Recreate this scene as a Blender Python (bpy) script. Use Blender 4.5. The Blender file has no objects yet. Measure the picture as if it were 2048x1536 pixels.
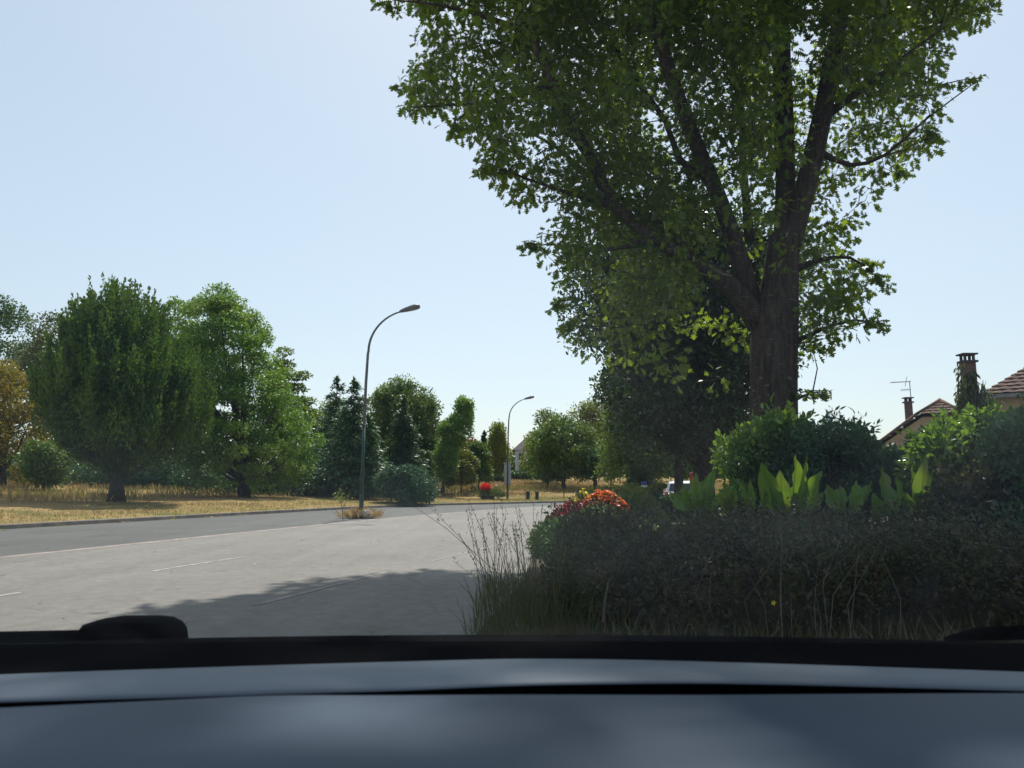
import bpy, math, numpy as np
from mathutils import Vector, noise
C = bpy.context; S = C.scene; col = S.collection
R = math.radians

# ------------------------------------------------------------ camera, sky, sun, exposure
F = 1500.0; PITCH = R(7.78); CAMZ = 1.18          # focal length in photo pixels (2048 wide)
cd = bpy.data.cameras.new('camera'); cam = bpy.data.objects.new('camera', cd); col.objects.link(cam)
cam.location = (0, 0, CAMZ); cam.rotation_euler = (R(90)+PITCH, 0, 0)
cd.sensor_width = 36; cd.lens = 36*F/2048; cd.clip_start = 0.02; cd.clip_end = 3000
cd.dof.use_dof = True; cd.dof.focus_distance = 18; cd.dof.aperture_fstop = 9.0
S.camera = cam
SUN_EL, SUN_AZ = R(59), R(8)                      # azimuth from +Y towards +X
w = bpy.data.worlds.new('World'); S.world = w; w.use_nodes = True
nt = w.node_tree; sky = nt.nodes.new('ShaderNodeTexSky'); sky.sky_type = 'NISHITA'; sky.sun_disc = False
sky.sun_elevation = SUN_EL; sky.sun_rotation = SUN_AZ; sky.air_density = 1.0; sky.dust_density = 1.0; sky.ozone_density = 1.5
bg = nt.nodes['Background']; bg.inputs[1].default_value = 0.13; 
gm = nt.nodes.new('ShaderNodeGamma'); gm.inputs[1].default_value = .5; nt.links.new(sky.outputs[0], gm.inputs[0])   # hazy summer sky, soft gradient
tn = nt.nodes.new('ShaderNodeMix'); tn.data_type = 'RGBA'; tn.blend_type = 'MULTIPLY'; tn.inputs[0].default_value = 1; tn.inputs[7].default_value = (2.09, 2.12, 2.07, 1)
nt.links.new(gm.outputs[0], tn.inputs[6]); nt.links.new(tn.outputs[2], bg.inputs[0])
sd = bpy.data.lights.new('sun', 'SUN'); sun = bpy.data.objects.new('sun', sd); col.objects.link(sun)
sd.energy = 3.8; sd.angle = R(0.53); sd.color = (1, .955, .88)
sdir = Vector((math.sin(SUN_AZ)*math.cos(SUN_EL), math.cos(SUN_AZ)*math.cos(SUN_EL), math.sin(SUN_EL)))
sun.rotation_euler = sdir.to_track_quat('Z', 'Y').to_euler()
S.view_settings.view_transform = 'Standard'; S.view_settings.look = 'None'; S.view_settings.exposure = 0.6; S.view_settings.gamma = 1
S.render.engine = 'CYCLES'; S.cycles.max_bounces = 6; S.cycles.transparent_max_bounces = 8
S.cycles.diffuse_bounces = 3; S.cycles.transmission_bounces = 4

# ------------------------------------------------------------ helpers
CP, SP = math.cos(PITCH), math.sin(PITCH)
def P(px, py, Y):                                  # world point seen at photo pixel, at depth Y
    u, v = (px-1024)/F, (768-py)/F
    t = Y/(CP - v*SP); return np.array((u*t, Y, CAMZ + t*(SP+v*CP)))
def G(px, py, z=0.0):                              # world point seen at photo pixel, on plane z
    u, v = (px-1024)/F, (768-py)/F
    t = (z-CAMZ)/(SP+v*CP); return np.array((u*t, t*(CP-v*SP), z))
def proj(p):                                       # Nx3 -> pixels
    p = np.asarray(p, float); d = p - np.array((0, 0, CAMZ))
    f = d[:, 1]*CP + d[:, 2]*SP; up = -d[:, 1]*SP + d[:, 2]*CP
    f = np.where(f < .01, .01, f)
    return 1024 + F*d[:, 0]/f, 768 - F*up/f
def tag(o, label=None, cat=None, group=None, kind=None):
    if label: o['label'] = label
    if cat: o['category'] = cat
    if group: o['group'] = group
    if kind: o['kind'] = kind
    return o
def empty(name, loc, label, cat, group=None):
    o = bpy.data.objects.new(name, None); col.objects.link(o); o.location = loc
    o.empty_display_size = .2
    return tag(o, label, cat, group)
def link(name, me, mat, parent=None, smooth=False):
    o = bpy.data.objects.new(name, me); col.objects.link(o)
    for m in (mat if isinstance(mat, (list, tuple)) else [mat]): me.materials.append(m)
    if smooth: me.shade_smooth()
    if parent is not None:
        o.parent = parent; o.matrix_parent_inverse.identity()
        # geometry is authored in world coordinates: shift it to the parent's base
        off = Vector(parent.location); q = parent.parent
        while q: off += q.location; q = q.parent
        n = len(me.vertices); a = np.empty(n*3); me.vertices.foreach_get('co', a)
        a = a.reshape(-1, 3) - np.array(off); me.vertices.foreach_set('co', a.ravel()); me.update()
    return o
def np_mesh(name, V, counts, loops, matidx=None):
    me = bpy.data.meshes.new(name); V = np.asarray(V, np.float32)
    me.vertices.add(len(V)); me.vertices.foreach_set('co', V.ravel())
    me.loops.add(len(loops)); me.loops.foreach_set('vertex_index', np.asarray(loops, np.int32))
    me.polygons.add(len(counts)); counts = np.asarray(counts, np.int32)
    me.polygons.foreach_set('loop_start', np.concatenate(([0], np.cumsum(counts)[:-1])).astype(np.int32))
    if matidx is not None: me.polygons.foreach_set('material_index', np.asarray(matidx, np.int32))
    me.update(calc_edges=True); return me
def norm(a): return a/np.maximum(np.linalg.norm(a, axis=-1, keepdims=True), 1e-9)
def rdirs(rng, n): return norm(rng.normal(size=(n, 3)))

class MB:                                          # mesh collector
    def __init__(s): s.v = []; s.f = []; s.m = []; s.cur = 0
    def add(s, V, Fc):
        o = len(s.v); s.v += [tuple(map(float, p)) for p in V]
        for f in Fc: s.f.append([i+o for i in f]); s.m.append(s.cur)
        return s
    def box(s, c, d, rz=0, taper=1.0):
        x, y, z = d[0]/2, d[1]/2, d[2]/2; V = []
        for dz in (-1, 1):
            k = taper if dz > 0 else 1
            for dx, dy in ((-1, -1), (1, -1), (1, 1), (-1, 1)):
                a, b = dx*x*k, dy*y*k
                V.append((c[0]+a*math.cos(rz)-b*math.sin(rz), c[1]+a*math.sin(rz)+b*math.cos(rz), c[2]+dz*z))
        return s.add(V, [(0, 3, 2, 1), (4, 5, 6, 7), (0, 1, 5, 4), (1, 2, 6, 5), (2, 3, 7, 6), (3, 0, 4, 7)])
    def tube(s, pts, rad, n=8, cap=True, squash=1.0, wob=0.0, seed=0):
        pts = [np.array(p, float) for p in pts]
        rad = [rad]*len(pts) if np.isscalar(rad) else list(rad)
        V = []; prev = None
        for i, p in enumerate(pts):
            t = norm((pts[min(i+1, len(pts)-1)] - pts[max(i-1, 0)]))
            if prev is None:
                a = np.array((1., 0, 0)) if abs(t[0]) < .8 else np.array((0, 1., 0))
            else: a = prev
            a = norm(a - t*np.dot(a, t)); b = np.cross(t, a); prev = a
            for k in range(n):
                th = 2*math.pi*k/n
                r = rad[i]*(1 + wob*math.sin(3*th+seed+i*.35) + .6*wob*math.sin(7*th+i*.8+seed*2))
                V.append(p + r*(a*math.cos(th) + squash*b*math.sin(th)))
        Fc = []
        for i in range(len(pts)-1):
            for k in range(n):
                k2 = (k+1) % n; Fc.append((i*n+k, i*n+k2, (i+1)*n+k2, (i+1)*n+k))
        if cap: Fc.append(tuple(range(n))[::-1]); Fc.append(tuple((len(pts)-1)*n+k for k in range(n)))
        return s.add(V, Fc)
    def grid(s, rows):                             # list of equal-length rows of points
        nr, nc = len(rows), len(rows[0])
        return s.add([p for r in rows for p in r], [(i*nc+j, i*nc+j+1, (i+1)*nc+j+1, (i+1)*nc+j) for i in range(nr-1) for j in range(nc-1)])
    def ellipsoid(s, c, r, nu=14, nv=8, rot=None):
        rows = []
        for i in range(nv+1):
            ph = -math.pi/2 + math.pi*i/nv
            row = []
            for j in range(nu+1):
                th = 2*math.pi*j/nu
                p = np.array((r[0]*math.cos(ph)*math.cos(th), r[1]*math.cos(ph)*math.sin(th), r[2]*math.sin(ph)))
                if rot is not None: p = rot @ p
                row.append(p+np.array(c))
            rows.append(row)
        return s.grid(rows)
    def build(s, name, mat, parent=None, smooth=False, bevel=0):
        me = bpy.data.meshes.new(name); me.from_pydata(s.v, [], s.f)
        me.polygons.foreach_set('material_index', s.m)
        o = link(name, me, mat, parent, smooth)
        if bevel:
            b = o.modifiers.new('bevel', 'BEVEL'); b.width = bevel; b.segments = 2; b.limit_method = 'ANGLE'
        return o
def catmull(pts, step=1.0):
    pts = [np.array(p, float) for p in pts]; out = []
    for i in range(len(pts)-1):
        p0, p1, p2, p3 = pts[max(i-1, 0)], pts[i], pts[i+1], pts[min(i+2, len(pts)-1)]
        n = max(2, int(np.linalg.norm(p2-p1)/step))
        for k in range(n):
            t = k/n
            out.append(.5*((2*p1)+(-p0+p2)*t+(2*p0-5*p1+4*p2-p3)*t*t+(-p0+3*p1-3*p2+p3)*t**3))
    out.append(pts[-1]); return np.array(out)

# ------------------------------------------------------------ materials
def newmat(name):
    m = bpy.data.materials.new(name); m.use_nodes = True; n = m.node_tree; n.nodes.clear()
    return m, n, n.nodes.new('ShaderNodeOutputMaterial')
def ramp(n, src, stops, interp='LINEAR'):
    r = n.nodes.new('ShaderNodeValToRGB'); n.links.new(src, r.inputs[0]); e = r.color_ramp.elements
    r.color_ramp.interpolation = interp
    while len(e) < len(stops): e.new(.5)
    for k, (p, c) in enumerate(stops): e[k].position = p; e[k].color = (*c, 1)
    return r.outputs[0]
def coords(n, scale=(1, 1, 1), kind='Object'):
    t = n.nodes.new('ShaderNodeTexCoord'); m = n.nodes.new('ShaderNodeMapping'); m.inputs['Scale'].default_value = scale
    n.links.new(t.outputs[kind], m.inputs[0]); return m.outputs[0]
def noise_tex(n, vec, scale, detail=4, rough=.6):
    t = n.nodes.new('ShaderNodeTexNoise'); t.inputs['Scale'].default_value = scale; t.inputs['Detail'].default_value = detail
    t.inputs['Roughness'].default_value = rough; n.links.new(vec, t.inputs['Vector']); return t.outputs[0]
def mix(n, fac, a, b, mode='MIX'):
    x = n.nodes.new('ShaderNodeMix'); x.data_type = 'RGBA'; x.blend_type = mode
    for i, v in ((0, fac), (6, a), (7, b)):
        if isinstance(v, (int, float)): x.inputs[i].default_value = v
        elif isinstance(v, tuple): x.inputs[i].default_value = (*v, 1)
        else: n.links.new(v, x.inputs[i])
    return x.outputs[2]
def bump(n, h, strength=.3, dist=.02):
    b = n.nodes.new('ShaderNodeBump'); b.inputs['Strength'].default_value = strength; b.inputs['Distance'].default_value = dist
    n.links.new(h, b.inputs['Height']); return b.outputs[0]
def principled(n, out, colr, rough=.7, spec=.3, metal=0, nrm=None):
    p = n.nodes.new('ShaderNodeBsdfPrincipled')
    if isinstance(colr, tuple): p.inputs['Base Color'].default_value = (*colr, 1)
    else: n.links.new(colr, p.inputs['Base Color'])
    if isinstance(rough, (int, float)): p.inputs['Roughness'].default_value = rough
    else: n.links.new(rough, p.inputs['Roughness'])
    p.inputs['Specular IOR Level'].default_value = spec; p.inputs['Metallic'].default_value = metal
    if nrm is not None: n.links.new(nrm, p.inputs['Normal'])
    if out is not None: n.links.new(p.outputs[0], out.inputs[0])
    return p
FQ = dict(orange_petals=1, yellow_petals=1, red_petals=1, crimson_flowers=1, dry_grass_blades=1, green_grass_blades=.9, hedge_leaves=.75, shaded_weeds=1.7, second_oak_leaves=.62, yellowing_leaves=.9, oak_leaves=.62, hornbeam_leaves=.85, bright_leaves=1.25, mid_leaves=1.0, dark_leaves=1.1, conifer_needles=2.2, blue_conifer_needles=1.5, yellow_green_leaves=1.0, fallen_leaf=1, broad_leaf_blades=.85, shrub_leaves=1.25, climber_leaves=1.1, blue_green_shrub_leaves=1.0)
def leaf_mat(name, cols, tr=(.28, .42, .04), trf=.35, patch=None, patch_scale=.5, rough=.45, spec=.35):
    """cols: colours spread over leaves at random; patch: second colour in natural patches"""
    m, n, out = newmat(name); g = n.nodes.new('ShaderNodeNewGeometry'); q_ = FQ.get(name, .8); cols = [tuple(v*q_ for v in c) for c in cols]; tr = tuple(v*(.6+.4*q_) for v in tr)
    if patch: patch = tuple(v*q_ for v in patch)
    k = len(cols); c = ramp(n, g.outputs['Random Per Island'], [(i/max(1, k-1), x) for i, x in enumerate(cols)])
    if patch:
        nz = noise_tex(n, coords(n), patch_scale, 2)
        f = ramp(n, nz, [(.47, (0, 0, 0)), (.6, (1, 1, 1))]); c = mix(n, f, c, patch)
    p = principled(n, None, c, rough, spec)
    t = n.nodes.new('ShaderNodeBsdfTranslucent')
    tc = mix(n, .55, c, tr); n.links.new(tc, t.inputs[0])
    x = n.nodes.new('ShaderNodeMixShader'); x.inputs[0].default_value = trf
    n.links.new(p.outputs[0], x.inputs[1]); n.links.new(t.outputs[0], x.inputs[2]); n.links.new(x.outputs[0], out.inputs[0])
    return m
def noisy_mat(name, stops, scale=3, stretch=(1, 1, 1), rough=.85, spec=.2, bs=.4, bd=.02, detail=6, metal=0):
    m, n, out = newmat(name); v = coords(n, stretch); t = noise_tex(n, v, scale, detail)
    c = ramp(n, t, stops); principled(n, out, c, rough, spec, metal, bump(n, t, bs, bd)); return m
def bark_mat(name, a, b, lichen=None, s=1.0):
    m, n, out = newmat(name); v = coords(n, (5*s, 5*s, .9*s)); t = noise_tex(n, v, 3.2, 8, .7)
    c = ramp(n, t, [(.35, a), (.68, b)])
    h = t
    if lichen:
        l = noise_tex(n, coords(n, (2, 2, 9)), 3, 5, .7); f = ramp(n, l, [(.60, (0, 0, 0)), (.68, (1, 1, 1))])
        c = mix(n, f, c, lichen)
    principled(n, out, c, .95, .1, 0, bump(n, h, 1.0, .06)); return m

def asphalt(name, a, b, patchc, crack=.5, s=1.0):
    m, n, out = newmat(name); v = coords(n)
    big = noise_tex(n, v, .35, 4); fine = noise_tex(n, v, 90, 3, .8)
    st_ = coords(n, (1, .07, 1)); st_.node.inputs['Rotation'].default_value = (0, 0, R(15)); streak = noise_tex(n, st_, 1.3, 5); med = noise_tex(n, v, 6, 6, .75); spots = noise_tex(n, v, 1.6, 3, .5)
    c = ramp(n, big, [(.3, a), (.7, b)])
    c = mix(n, ramp(n, streak, [(.42, (0, 0, 0)), (.75, (.6, .6, .6))]), c, patchc)
    c = mix(n, ramp(n, med, [(.38, (.75, .75, .75)), (.62, (0, 0, 0))]), c, mix(n, 1.0, c, (.74, .73, .71), 'MULTIPLY'))
    c = mix(n, ramp(n, spots, [(.66, (0, 0, 0)), (.74, (.5, .5, .5))]), c, mix(n, 1.0, c, (.6, .59, .57), 'MULTIPLY'))
    c = mix(n, ramp(n, fine, [(.25, (.55, .55, .55)), (.75, (0, 0, 0))]), c, mix(n, 1.0, c, (.45, .45, .45), 'MULTIPLY'))
    vo = n.nodes.new('ShaderNodeTexVoronoi'); vo.feature = 'DISTANCE_TO_EDGE'; vo.inputs['Scale'].default_value = .32
    dv = n.nodes.new('ShaderNodeVectorMath'); dv.operation = 'MULTIPLY_ADD'
    nzc = n.nodes.new('ShaderNodeTexNoise'); nzc.inputs['Scale'].default_value = 1.2; nzc.inputs['Detail'].default_value = 5
    n.links.new(v, nzc.inputs['Vector']); n.links.new(nzc.outputs[1], dv.inputs[0]); dv.inputs[1].default_value = (1.2, 1.2, 0); n.links.new(v, dv.inputs[2])
    n.links.new(dv.outputs[0], vo.inputs['Vector'])
    cr = ramp(n, vo.outputs[0], [(.003, (crack, crack, crack)), (.011, (0, 0, 0))])
    c = mix(n, cr, c, (.05, .05, .05))
    principled(n, out, c, .85, .35, 0, bump(n, fine, .5, .004)); return m
M = {}
M['road'] = asphalt('road_asphalt', (.245, .225, .20), (.32, .295, .265), (.37, .345, .31), .12)
M['park'] = asphalt('lane_asphalt', (.125, .122, .116), (.168, .163, .152), (.20, .195, .18), .25)
M['strip'] = noisy_mat('edge_strip', [(.35, (.26, .22, .20)), (.65, (.44, .37, .33))], 2.5, detail=8)
M['paint'] = noisy_mat('worn_road_paint', [(.40, (.30, .29, .27)), (.62, (.55, .54, .50))], 5, detail=8)
M['faint'] = noisy_mat('faint_marking', [(.42, (.27, .25, .23)), (.62, (.42, .37, .33))], 3.5, detail=8)
M['kerb'] = noisy_mat('kerb_concrete', [(.3, (.13, .115, .10)), (.7, (.30, .26, .22))], 2.2, detail=8)
M['soil'] = noisy_mat('soil', [(.3, (.04, .032, .02)), (.7, (.12, .09, .055))], 6)
def field_mat():
    m, n, out = newmat('dry_field'); v = coords(n)
    a = noise_tex(n, v, .25, 5); b = noise_tex(n, v, 5, 6)
    c = ramp(n, a, [(.35, (.30, .20, .09)), (.50, (.42, .28, .12)), (.62, (.17, .17, .055))])
    c = mix(n, ramp(n, b, [(.35, (.8, .8, .8)), (.6, (0, 0, 0))]), c, (.20, .15, .06))
    principled(n, out, c, .95, .1, 0, bump(n, b, .8, .08)); return m
M['field'] = field_mat()
M['ground'] = noisy_mat('garden_ground', [(.35, (.07, .065, .03)), (.65, (.20, .16, .08))], .8, detail=8)
GREEN = (.035, .085, .014); DG = (.018, .048, .012); LG = (.085, .15, .02); YG = (.16, .19, .02)
M['oak'] = leaf_mat('oak_leaves', [(.028, .07, .012), (.05, .11, .016), (.075, .14, .02), (.05, .10, .02), (.12, .16, .02)], (.52, .72, .03), .50, rough=.28, spec=.5)
M['oak2'] = leaf_mat('second_oak_leaves', [(.022, .06, .012), (.035, .085, .016), (.05, .11, .016)], (.22, .38, .03), .2, rough=.38, spec=.45)
M['hornbeam'] = leaf_mat('hornbeam_leaves', [(.03, .085, .022), (.045, .105, .022), (.07, .14, .025)], (.30, .50, .04), .22, patch=(.10, .18, .025), patch_scale=.35)
M['bright'] = leaf_mat('bright_leaves', [(.055, .13, .02), (.08, .17, .028), (.12, .20, .03)], (.30, .46, .05), .36, patch=(.14, .21, .03), patch_scale=.3)
M['mid'] = leaf_mat('mid_leaves', [(.035, .09, .02), (.06, .12, .02), (.09, .15, .025)], (.28, .42, .05), .34, patch=(.13, .17, .03), patch_scale=.45)
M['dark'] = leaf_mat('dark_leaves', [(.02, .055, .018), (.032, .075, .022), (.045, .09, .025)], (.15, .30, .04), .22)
M['olive'] = leaf_mat('olive_leaves', [(.06, .085, .03), (.085, .11, .035), (.11, .13, .04)], (.28, .34, .06), .3)
M['yellow'] = leaf_mat('yellowing_leaves', [(.30, .18, .02), (.17, .17, .02), (.10, .14, .02)], (.6, .40, .04), .35, patch=(.12, .17, .02), patch_scale=.35)
M['ygreen'] = leaf_mat('yellow_green_leaves', [(.11, .15, .02), (.17, .20, .025), (.22, .21, .03)], (.42, .45, .05), .36, patch=(.07, .13, .02), patch_scale=.35)
M['red'] = leaf_mat('copper_leaves', [(.12, .03, .02), (.17, .05, .03), (.11, .07, .025)], (.4, .10, .04), .3)
M['conifer'] = leaf_mat('conifer_needles', [(.022, .05, .02), (.034, .07, .022), (.05, .085, .025)], (.1, .2, .05), .15)
M['bluecon'] = leaf_mat('blue_conifer_needles', [(.028, .065, .036), (.038, .085, .042), (.055, .11, .048)], (.12, .24, .06), .15)
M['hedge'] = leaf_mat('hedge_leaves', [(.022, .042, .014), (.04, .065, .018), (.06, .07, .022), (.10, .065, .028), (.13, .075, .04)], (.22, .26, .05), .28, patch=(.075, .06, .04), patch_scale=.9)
M['dome'] = leaf_mat('dome_leaves', [(.03, .08, .02), (.045, .11, .022), (.08, .14, .025)], (.2, .36, .05), .25, patch=(.13, .17, .03), patch_scale=1.2)
M['shrub'] = leaf_mat('shrub_leaves', [(.03, .085, .02), (.05, .12, .022), (.09, .16, .025)], (.34, .52, .04), .36, rough=.35, spec=.5, patch=(.15, .21, .03), patch_scale=1.0)
M['blueshrub'] = leaf_mat('blue_green_shrub_leaves', [(.022, .065, .032), (.035, .09, .04), (.05, .115, .045)], (.15, .32, .07), .3)
M['ivy'] = leaf_mat('climber_leaves', [(.035, .09, .02), (.06, .14, .022), (.10, .18, .03)], (.36, .55, .03), .4, rough=.22, spec=.7)
M['blade'] = leaf_mat('broad_leaf_blades', [(.08, .19, .02), (.11, .24, .02), (.16, .27, .03)], (.36, .55, .03), .40, patch=(.20, .24, .04), patch_scale=4, rough=.4, spec=.4)
M['crimson'] = leaf_mat('crimson_flowers', [(.16, .012, .016), (.24, .02, .022), (.10, .014, .014)], (.4, .04, .04), .3)
M['orange'] = leaf_mat('orange_petals', [(.85, .13, .01), (.9, .2, .015), (.8, .09, .01)], (.9, .25, .02), .35)
M['yellowf'] = leaf_mat('yellow_petals', [(.8, .62, .02), (.85, .72, .03)], (.9, .8, .04), .35)
M['redf'] = leaf_mat('red_petals', [(.75, .02, .012), (.8, .04, .02)], (.9, .05, .02), .35)
M['drygrass'] = leaf_mat('dry_grass_blades', [(.26, .16, .07), (.40, .26, .11), (.50, .35, .17)], (.6, .42, .18), .3, patch=(.20, .17, .06), patch_scale=.22)
M['grass'] = leaf_mat('green_grass_blades', [(.07, .12, .022), (.12, .16, .035), (.25, .20, .08)], (.35, .42, .07), .35)
M['weed'] = leaf_mat('weed_stems', [(.06, .10, .02), (.12, .15, .03), (.22, .17, .07), (.14, .07, .05)], (.35, .42, .07), .35)
M['shadeweed'] = leaf_mat('shaded_weed_blades', [(.03, .06, .018), (.055, .085, .025), (.09, .085, .035), (.06, .035, .025)], (.25, .36, .06), .3)  # darker copy of the weed stems, shade put into the blade colours
M['bark'] = bark_mat('oak_bark', (.03, .023, .02), (.11, .085, .07), (.22, .21, .19))
M['bark2'] = bark_mat('grey_bark', (.04, .035, .03), (.13, .11, .09))
M['twig'] = bark_mat('dead_twigs', (.10, .08, .06), (.25, .21, .16))
M['pole'] = noisy_mat('painted_pole', [(.3, (.10, .115, .12)), (.7, (.16, .175, .18))], 4, rough=.4, spec=.5, bs=.05, metal=.3)
M['polegreen'] = noisy_mat('green_pole_base', [(.3, (.012, .04, .032)), (.7, (.022, .06, .045))], 4, rough=.45, spec=.5, bs=.05)
M['lamphead'] = noisy_mat('lamp_housing', [(.3, (.13, .13, .15)), (.7, (.19, .19, .20))], 5, rough=.5, spec=.4, bs=.05)
M['lampglass'] = noisy_mat('lamp_lens', [(.3, (.25, .25, .24)), (.7, (.36, .35, .32))], 8, rough=.2, spec=.6, bs=.02)
M['stone'] = noisy_mat('pale_stone', [(.3, (.28, .27, .25)), (.7, (.52, .50, .46))], 5)
M['white'] = noisy_mat('white_paint', [(.3, (.72, .72, .70)), (.7, (.82, .82, .80))], 3, rough=.4, spec=.5, bs=.03)
M['redpaint'] = noisy_mat('red_paint', [(.3, (.35, .03, .03)), (.7, (.45, .05, .04))], 3, rough=.4, spec=.5, bs=.03)
M['bluesign'] = noisy_mat('blue_sign_paint', [(.3, (.03, .06, .3)), (.7, (.05, .09, .38))], 3, rough=.4, spec=.5, bs=.03)
M['bollard'] = noisy_mat('bollard_paint', [(.3, (.01, .035, .03)), (.7, (.02, .055, .045))], 5, rough=.5, bs=.05)
M['render'] = noisy_mat('beige_render', [(.3, (.46, .34, .20)), (.7, (.58, .44, .27))], 1.5, bs=.15)
M['paleblue'] = noisy_mat('pale_grey_render', [(.3, (.32, .36, .42)), (.7, (.40, .44, .50))], 1, bs=.1)
M['metal'] = noisy_mat('grey_metal', [(.3, (.20, .20, .21)), (.7, (.32, .32, .33))], 6, rough=.45, metal=.6, bs=.05)
M['rubber'] = noisy_mat('rubber', [(.3, (.012, .012, .012)), (.7, (.025, .025, .025))], 8, rough=.8)
M['darkglass'] = noisy_mat('dark_window_glass', [(.3, (.015, .02, .025)), (.7, (.03, .035, .04))], 1, rough=.08, spec=.6, bs=0.01)
def brick_mat(name, c1, c2, mortar, sc, rot=False):
    m, n, out = newmat(name); v = coords(n)
    if rot:
        mp = v.node; mp.inputs['Rotation'].default_value = (R(90), 0, 0)
    b = n.nodes.new('ShaderNodeTexBrick'); b.inputs['Scale'].default_value = sc
    b.inputs['Color1'].default_value = (*c1, 1); b.inputs['Color2'].default_value = (*c2, 1); b.inputs['Mortar'].default_value = (*mortar, 1)
    b.inputs['Mortar Size'].default_value = .012; b.inputs['Brick Width'].default_value = .5; b.inputs['Row Height'].default_value = .17
    n.links.new(v, b.inputs['Vector']); t = noise_tex(n, coords(n), 4, 6)
    c = mix(n, ramp(n, t, [(.4, (0, 0, 0)), (.7, (.6, .6, .6))]), b.outputs[0], mix(n, 1, b.outputs[0], (.5, .45, .42), 'MULTIPLY'))
    principled(n, out, c, .9, .15, 0, bump(n, t, .4, .01)); return m
M['brick'] = brick_mat('chimney_brick', (.19, .11, .08), (.15, .09, .07), (.22, .19, .165), 2.2, True)
M['darktile'] = noisy_mat('dark_roof', [(.3, (.07, .06, .07)), (.7, (.12, .10, .11))], 3)
M['tile'] = noisy_mat('roof_tiles', [(.3, (.095, .058, .045)), (.7, (.21, .135, .105))], 3.5, (1, 1, 1), detail=8)

# ------------------------------------------------------------ leaf scatter
T_DIAMOND = (np.array([(0, 0, 0), (.5, .27, .07), (1, 0, -.05), (.5, -.27, .07)], float), [(0, 1, 2, 3)])
T_NEEDLE = (np.array([(0, 0, 0), (.45, .13, .03), (1, 0, -.06), (.45, -.13, .03)], float), [(0, 1, 2, 3)])
T_OVAL = (np.array([(0, 0, 0), (.3, .2, .05), (.65, .24, .03), (1, 0, -.08), (.65, -.24, .03), (.3, -.2, .05)], float), [(0, 1, 2, 3), (0, 3, 4, 5)])
_h = [(.12, .02), (.2, .17), (.3, .07), (.42, .34), (.50, .10), (.66, .42), (.73, .12), (.86, .22), (.87, .07)]
_V = [(-.12, 0, 0)] + [(x, y, .22*y) for x, y in _h] + [(1, 0, 0)] + [(x, -y, .22*y) for x, y in _h[::-1]]
T_OAK = (np.array(_V), [tuple(range(0, 11)), (0,) + tuple(range(10, 20))])
_bl = [(0, .01), (.12, .09), (.3, .15), (.5, .17), (.7, .14), (.88, .07), (1, 0)]
def scatter(name, tmpl, pos, length, direc, nrm, mat, parent=None, width=1.0):
    TV, TF = tmpl; n = len(pos)
    L = norm(direc); N = norm(nrm - L*np.sum(nrm*L, 1, keepdims=True)); B = np.cross(N, L)
    s = np.asarray(length, float).reshape(-1, 1, 1)
    wd = np.asarray(width, float); wd = wd.reshape(-1, 1, 1) if wd.ndim else wd
    V = pos[:, None, :] + s*(TV[None, :, 0:1]*L[:, None, :] + TV[None, :, 1:2]*wd*B[:, None, :] + TV[None, :, 2:3]*N[:, None, :])
    V = V.reshape(-1, 3); k = len(TV)
    fl = np.concatenate([np.array(f) for f in TF]); cnt = [len(f) for f in TF]
    loops = (np.arange(n)[:, None]*k + fl[None, :]).ravel(); counts = np.tile(cnt, n)
    return link(name, np_mesh(name, V, counts, loops), mat, parent)

# ------------------------------------------------------------ ground, field, road
KERB = catmull([(-38, -60), (-26.5, -22), (-20.2, 0), (-14.4, 21), (-9.9, 36.5), (-7.3, 43.5), (-4.4, 48.3), (-.3, 52.5), (4.2, 57), (15, 66), (40, 86), (110, 125), (260, 190)], 2.0)
kt = norm(np.gradient(KERB, axis=0)); kn = np.stack([-kt[:, 1], kt[:, 0]], 1)
def kerb_d(x, y):
    d = KERB - np.array((x, y)); i = int(np.argmin((d**2).sum(1)))
    return float(-(d[i] @ kn[i]))
def rise(d, s=0): 
    return .11 + .045*min(max(d, 0), 80) + min(1, max(d, 0)/6)*(.10*math.sin(d*.35+s*.13) + .07*math.sin(s*.31+1.3))
def fz(x, y):
    d = kerb_d(x, y)
    if d <= 0: return 0.0
    i = int(np.argmin(((KERB-np.array((x, y)))**2).sum(1)))
    return rise(d, i*2.0)
b = MB(); b.add([(-1500, -600, -.05), (1500, -600, -.05), (1500, 2500, -.05), (-1500, 2500, -.05)], [(0, 1, 2, 3)])
tag(b.build('ground', M['ground']), kind='structure')
ds = [.16, .5, 1, 1.8, 3, 4.5, 6, 8, 10, 12.5, 15, 18, 22, 26, 30, 35, 40, 48, 56, 66, 80, 110, 160, 260, 420]
b = MB(); b.grid([[(KERB[i, 0]+kn[i, 0]*d, KERB[i, 1]+kn[i, 1]*d, rise(d, i*2.0)) for d in ds] for i in range(len(KERB))])
tag(b.build('field', M['field'], smooth=True), kind='structure')
b = MB(); prof = [(-.02, -.04), (0, .10), (.02, .12), (.15, .12), (.17, .10), (.17, -.04)]
b.grid([[(KERB[i, 0]+kn[i, 0]*d, KERB[i, 1]+kn[i, 1]*d, z) for d, z in prof] for i in range(len(KERB))])
tag(b.build('kerb', M['kerb']), kind='structure')
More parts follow.
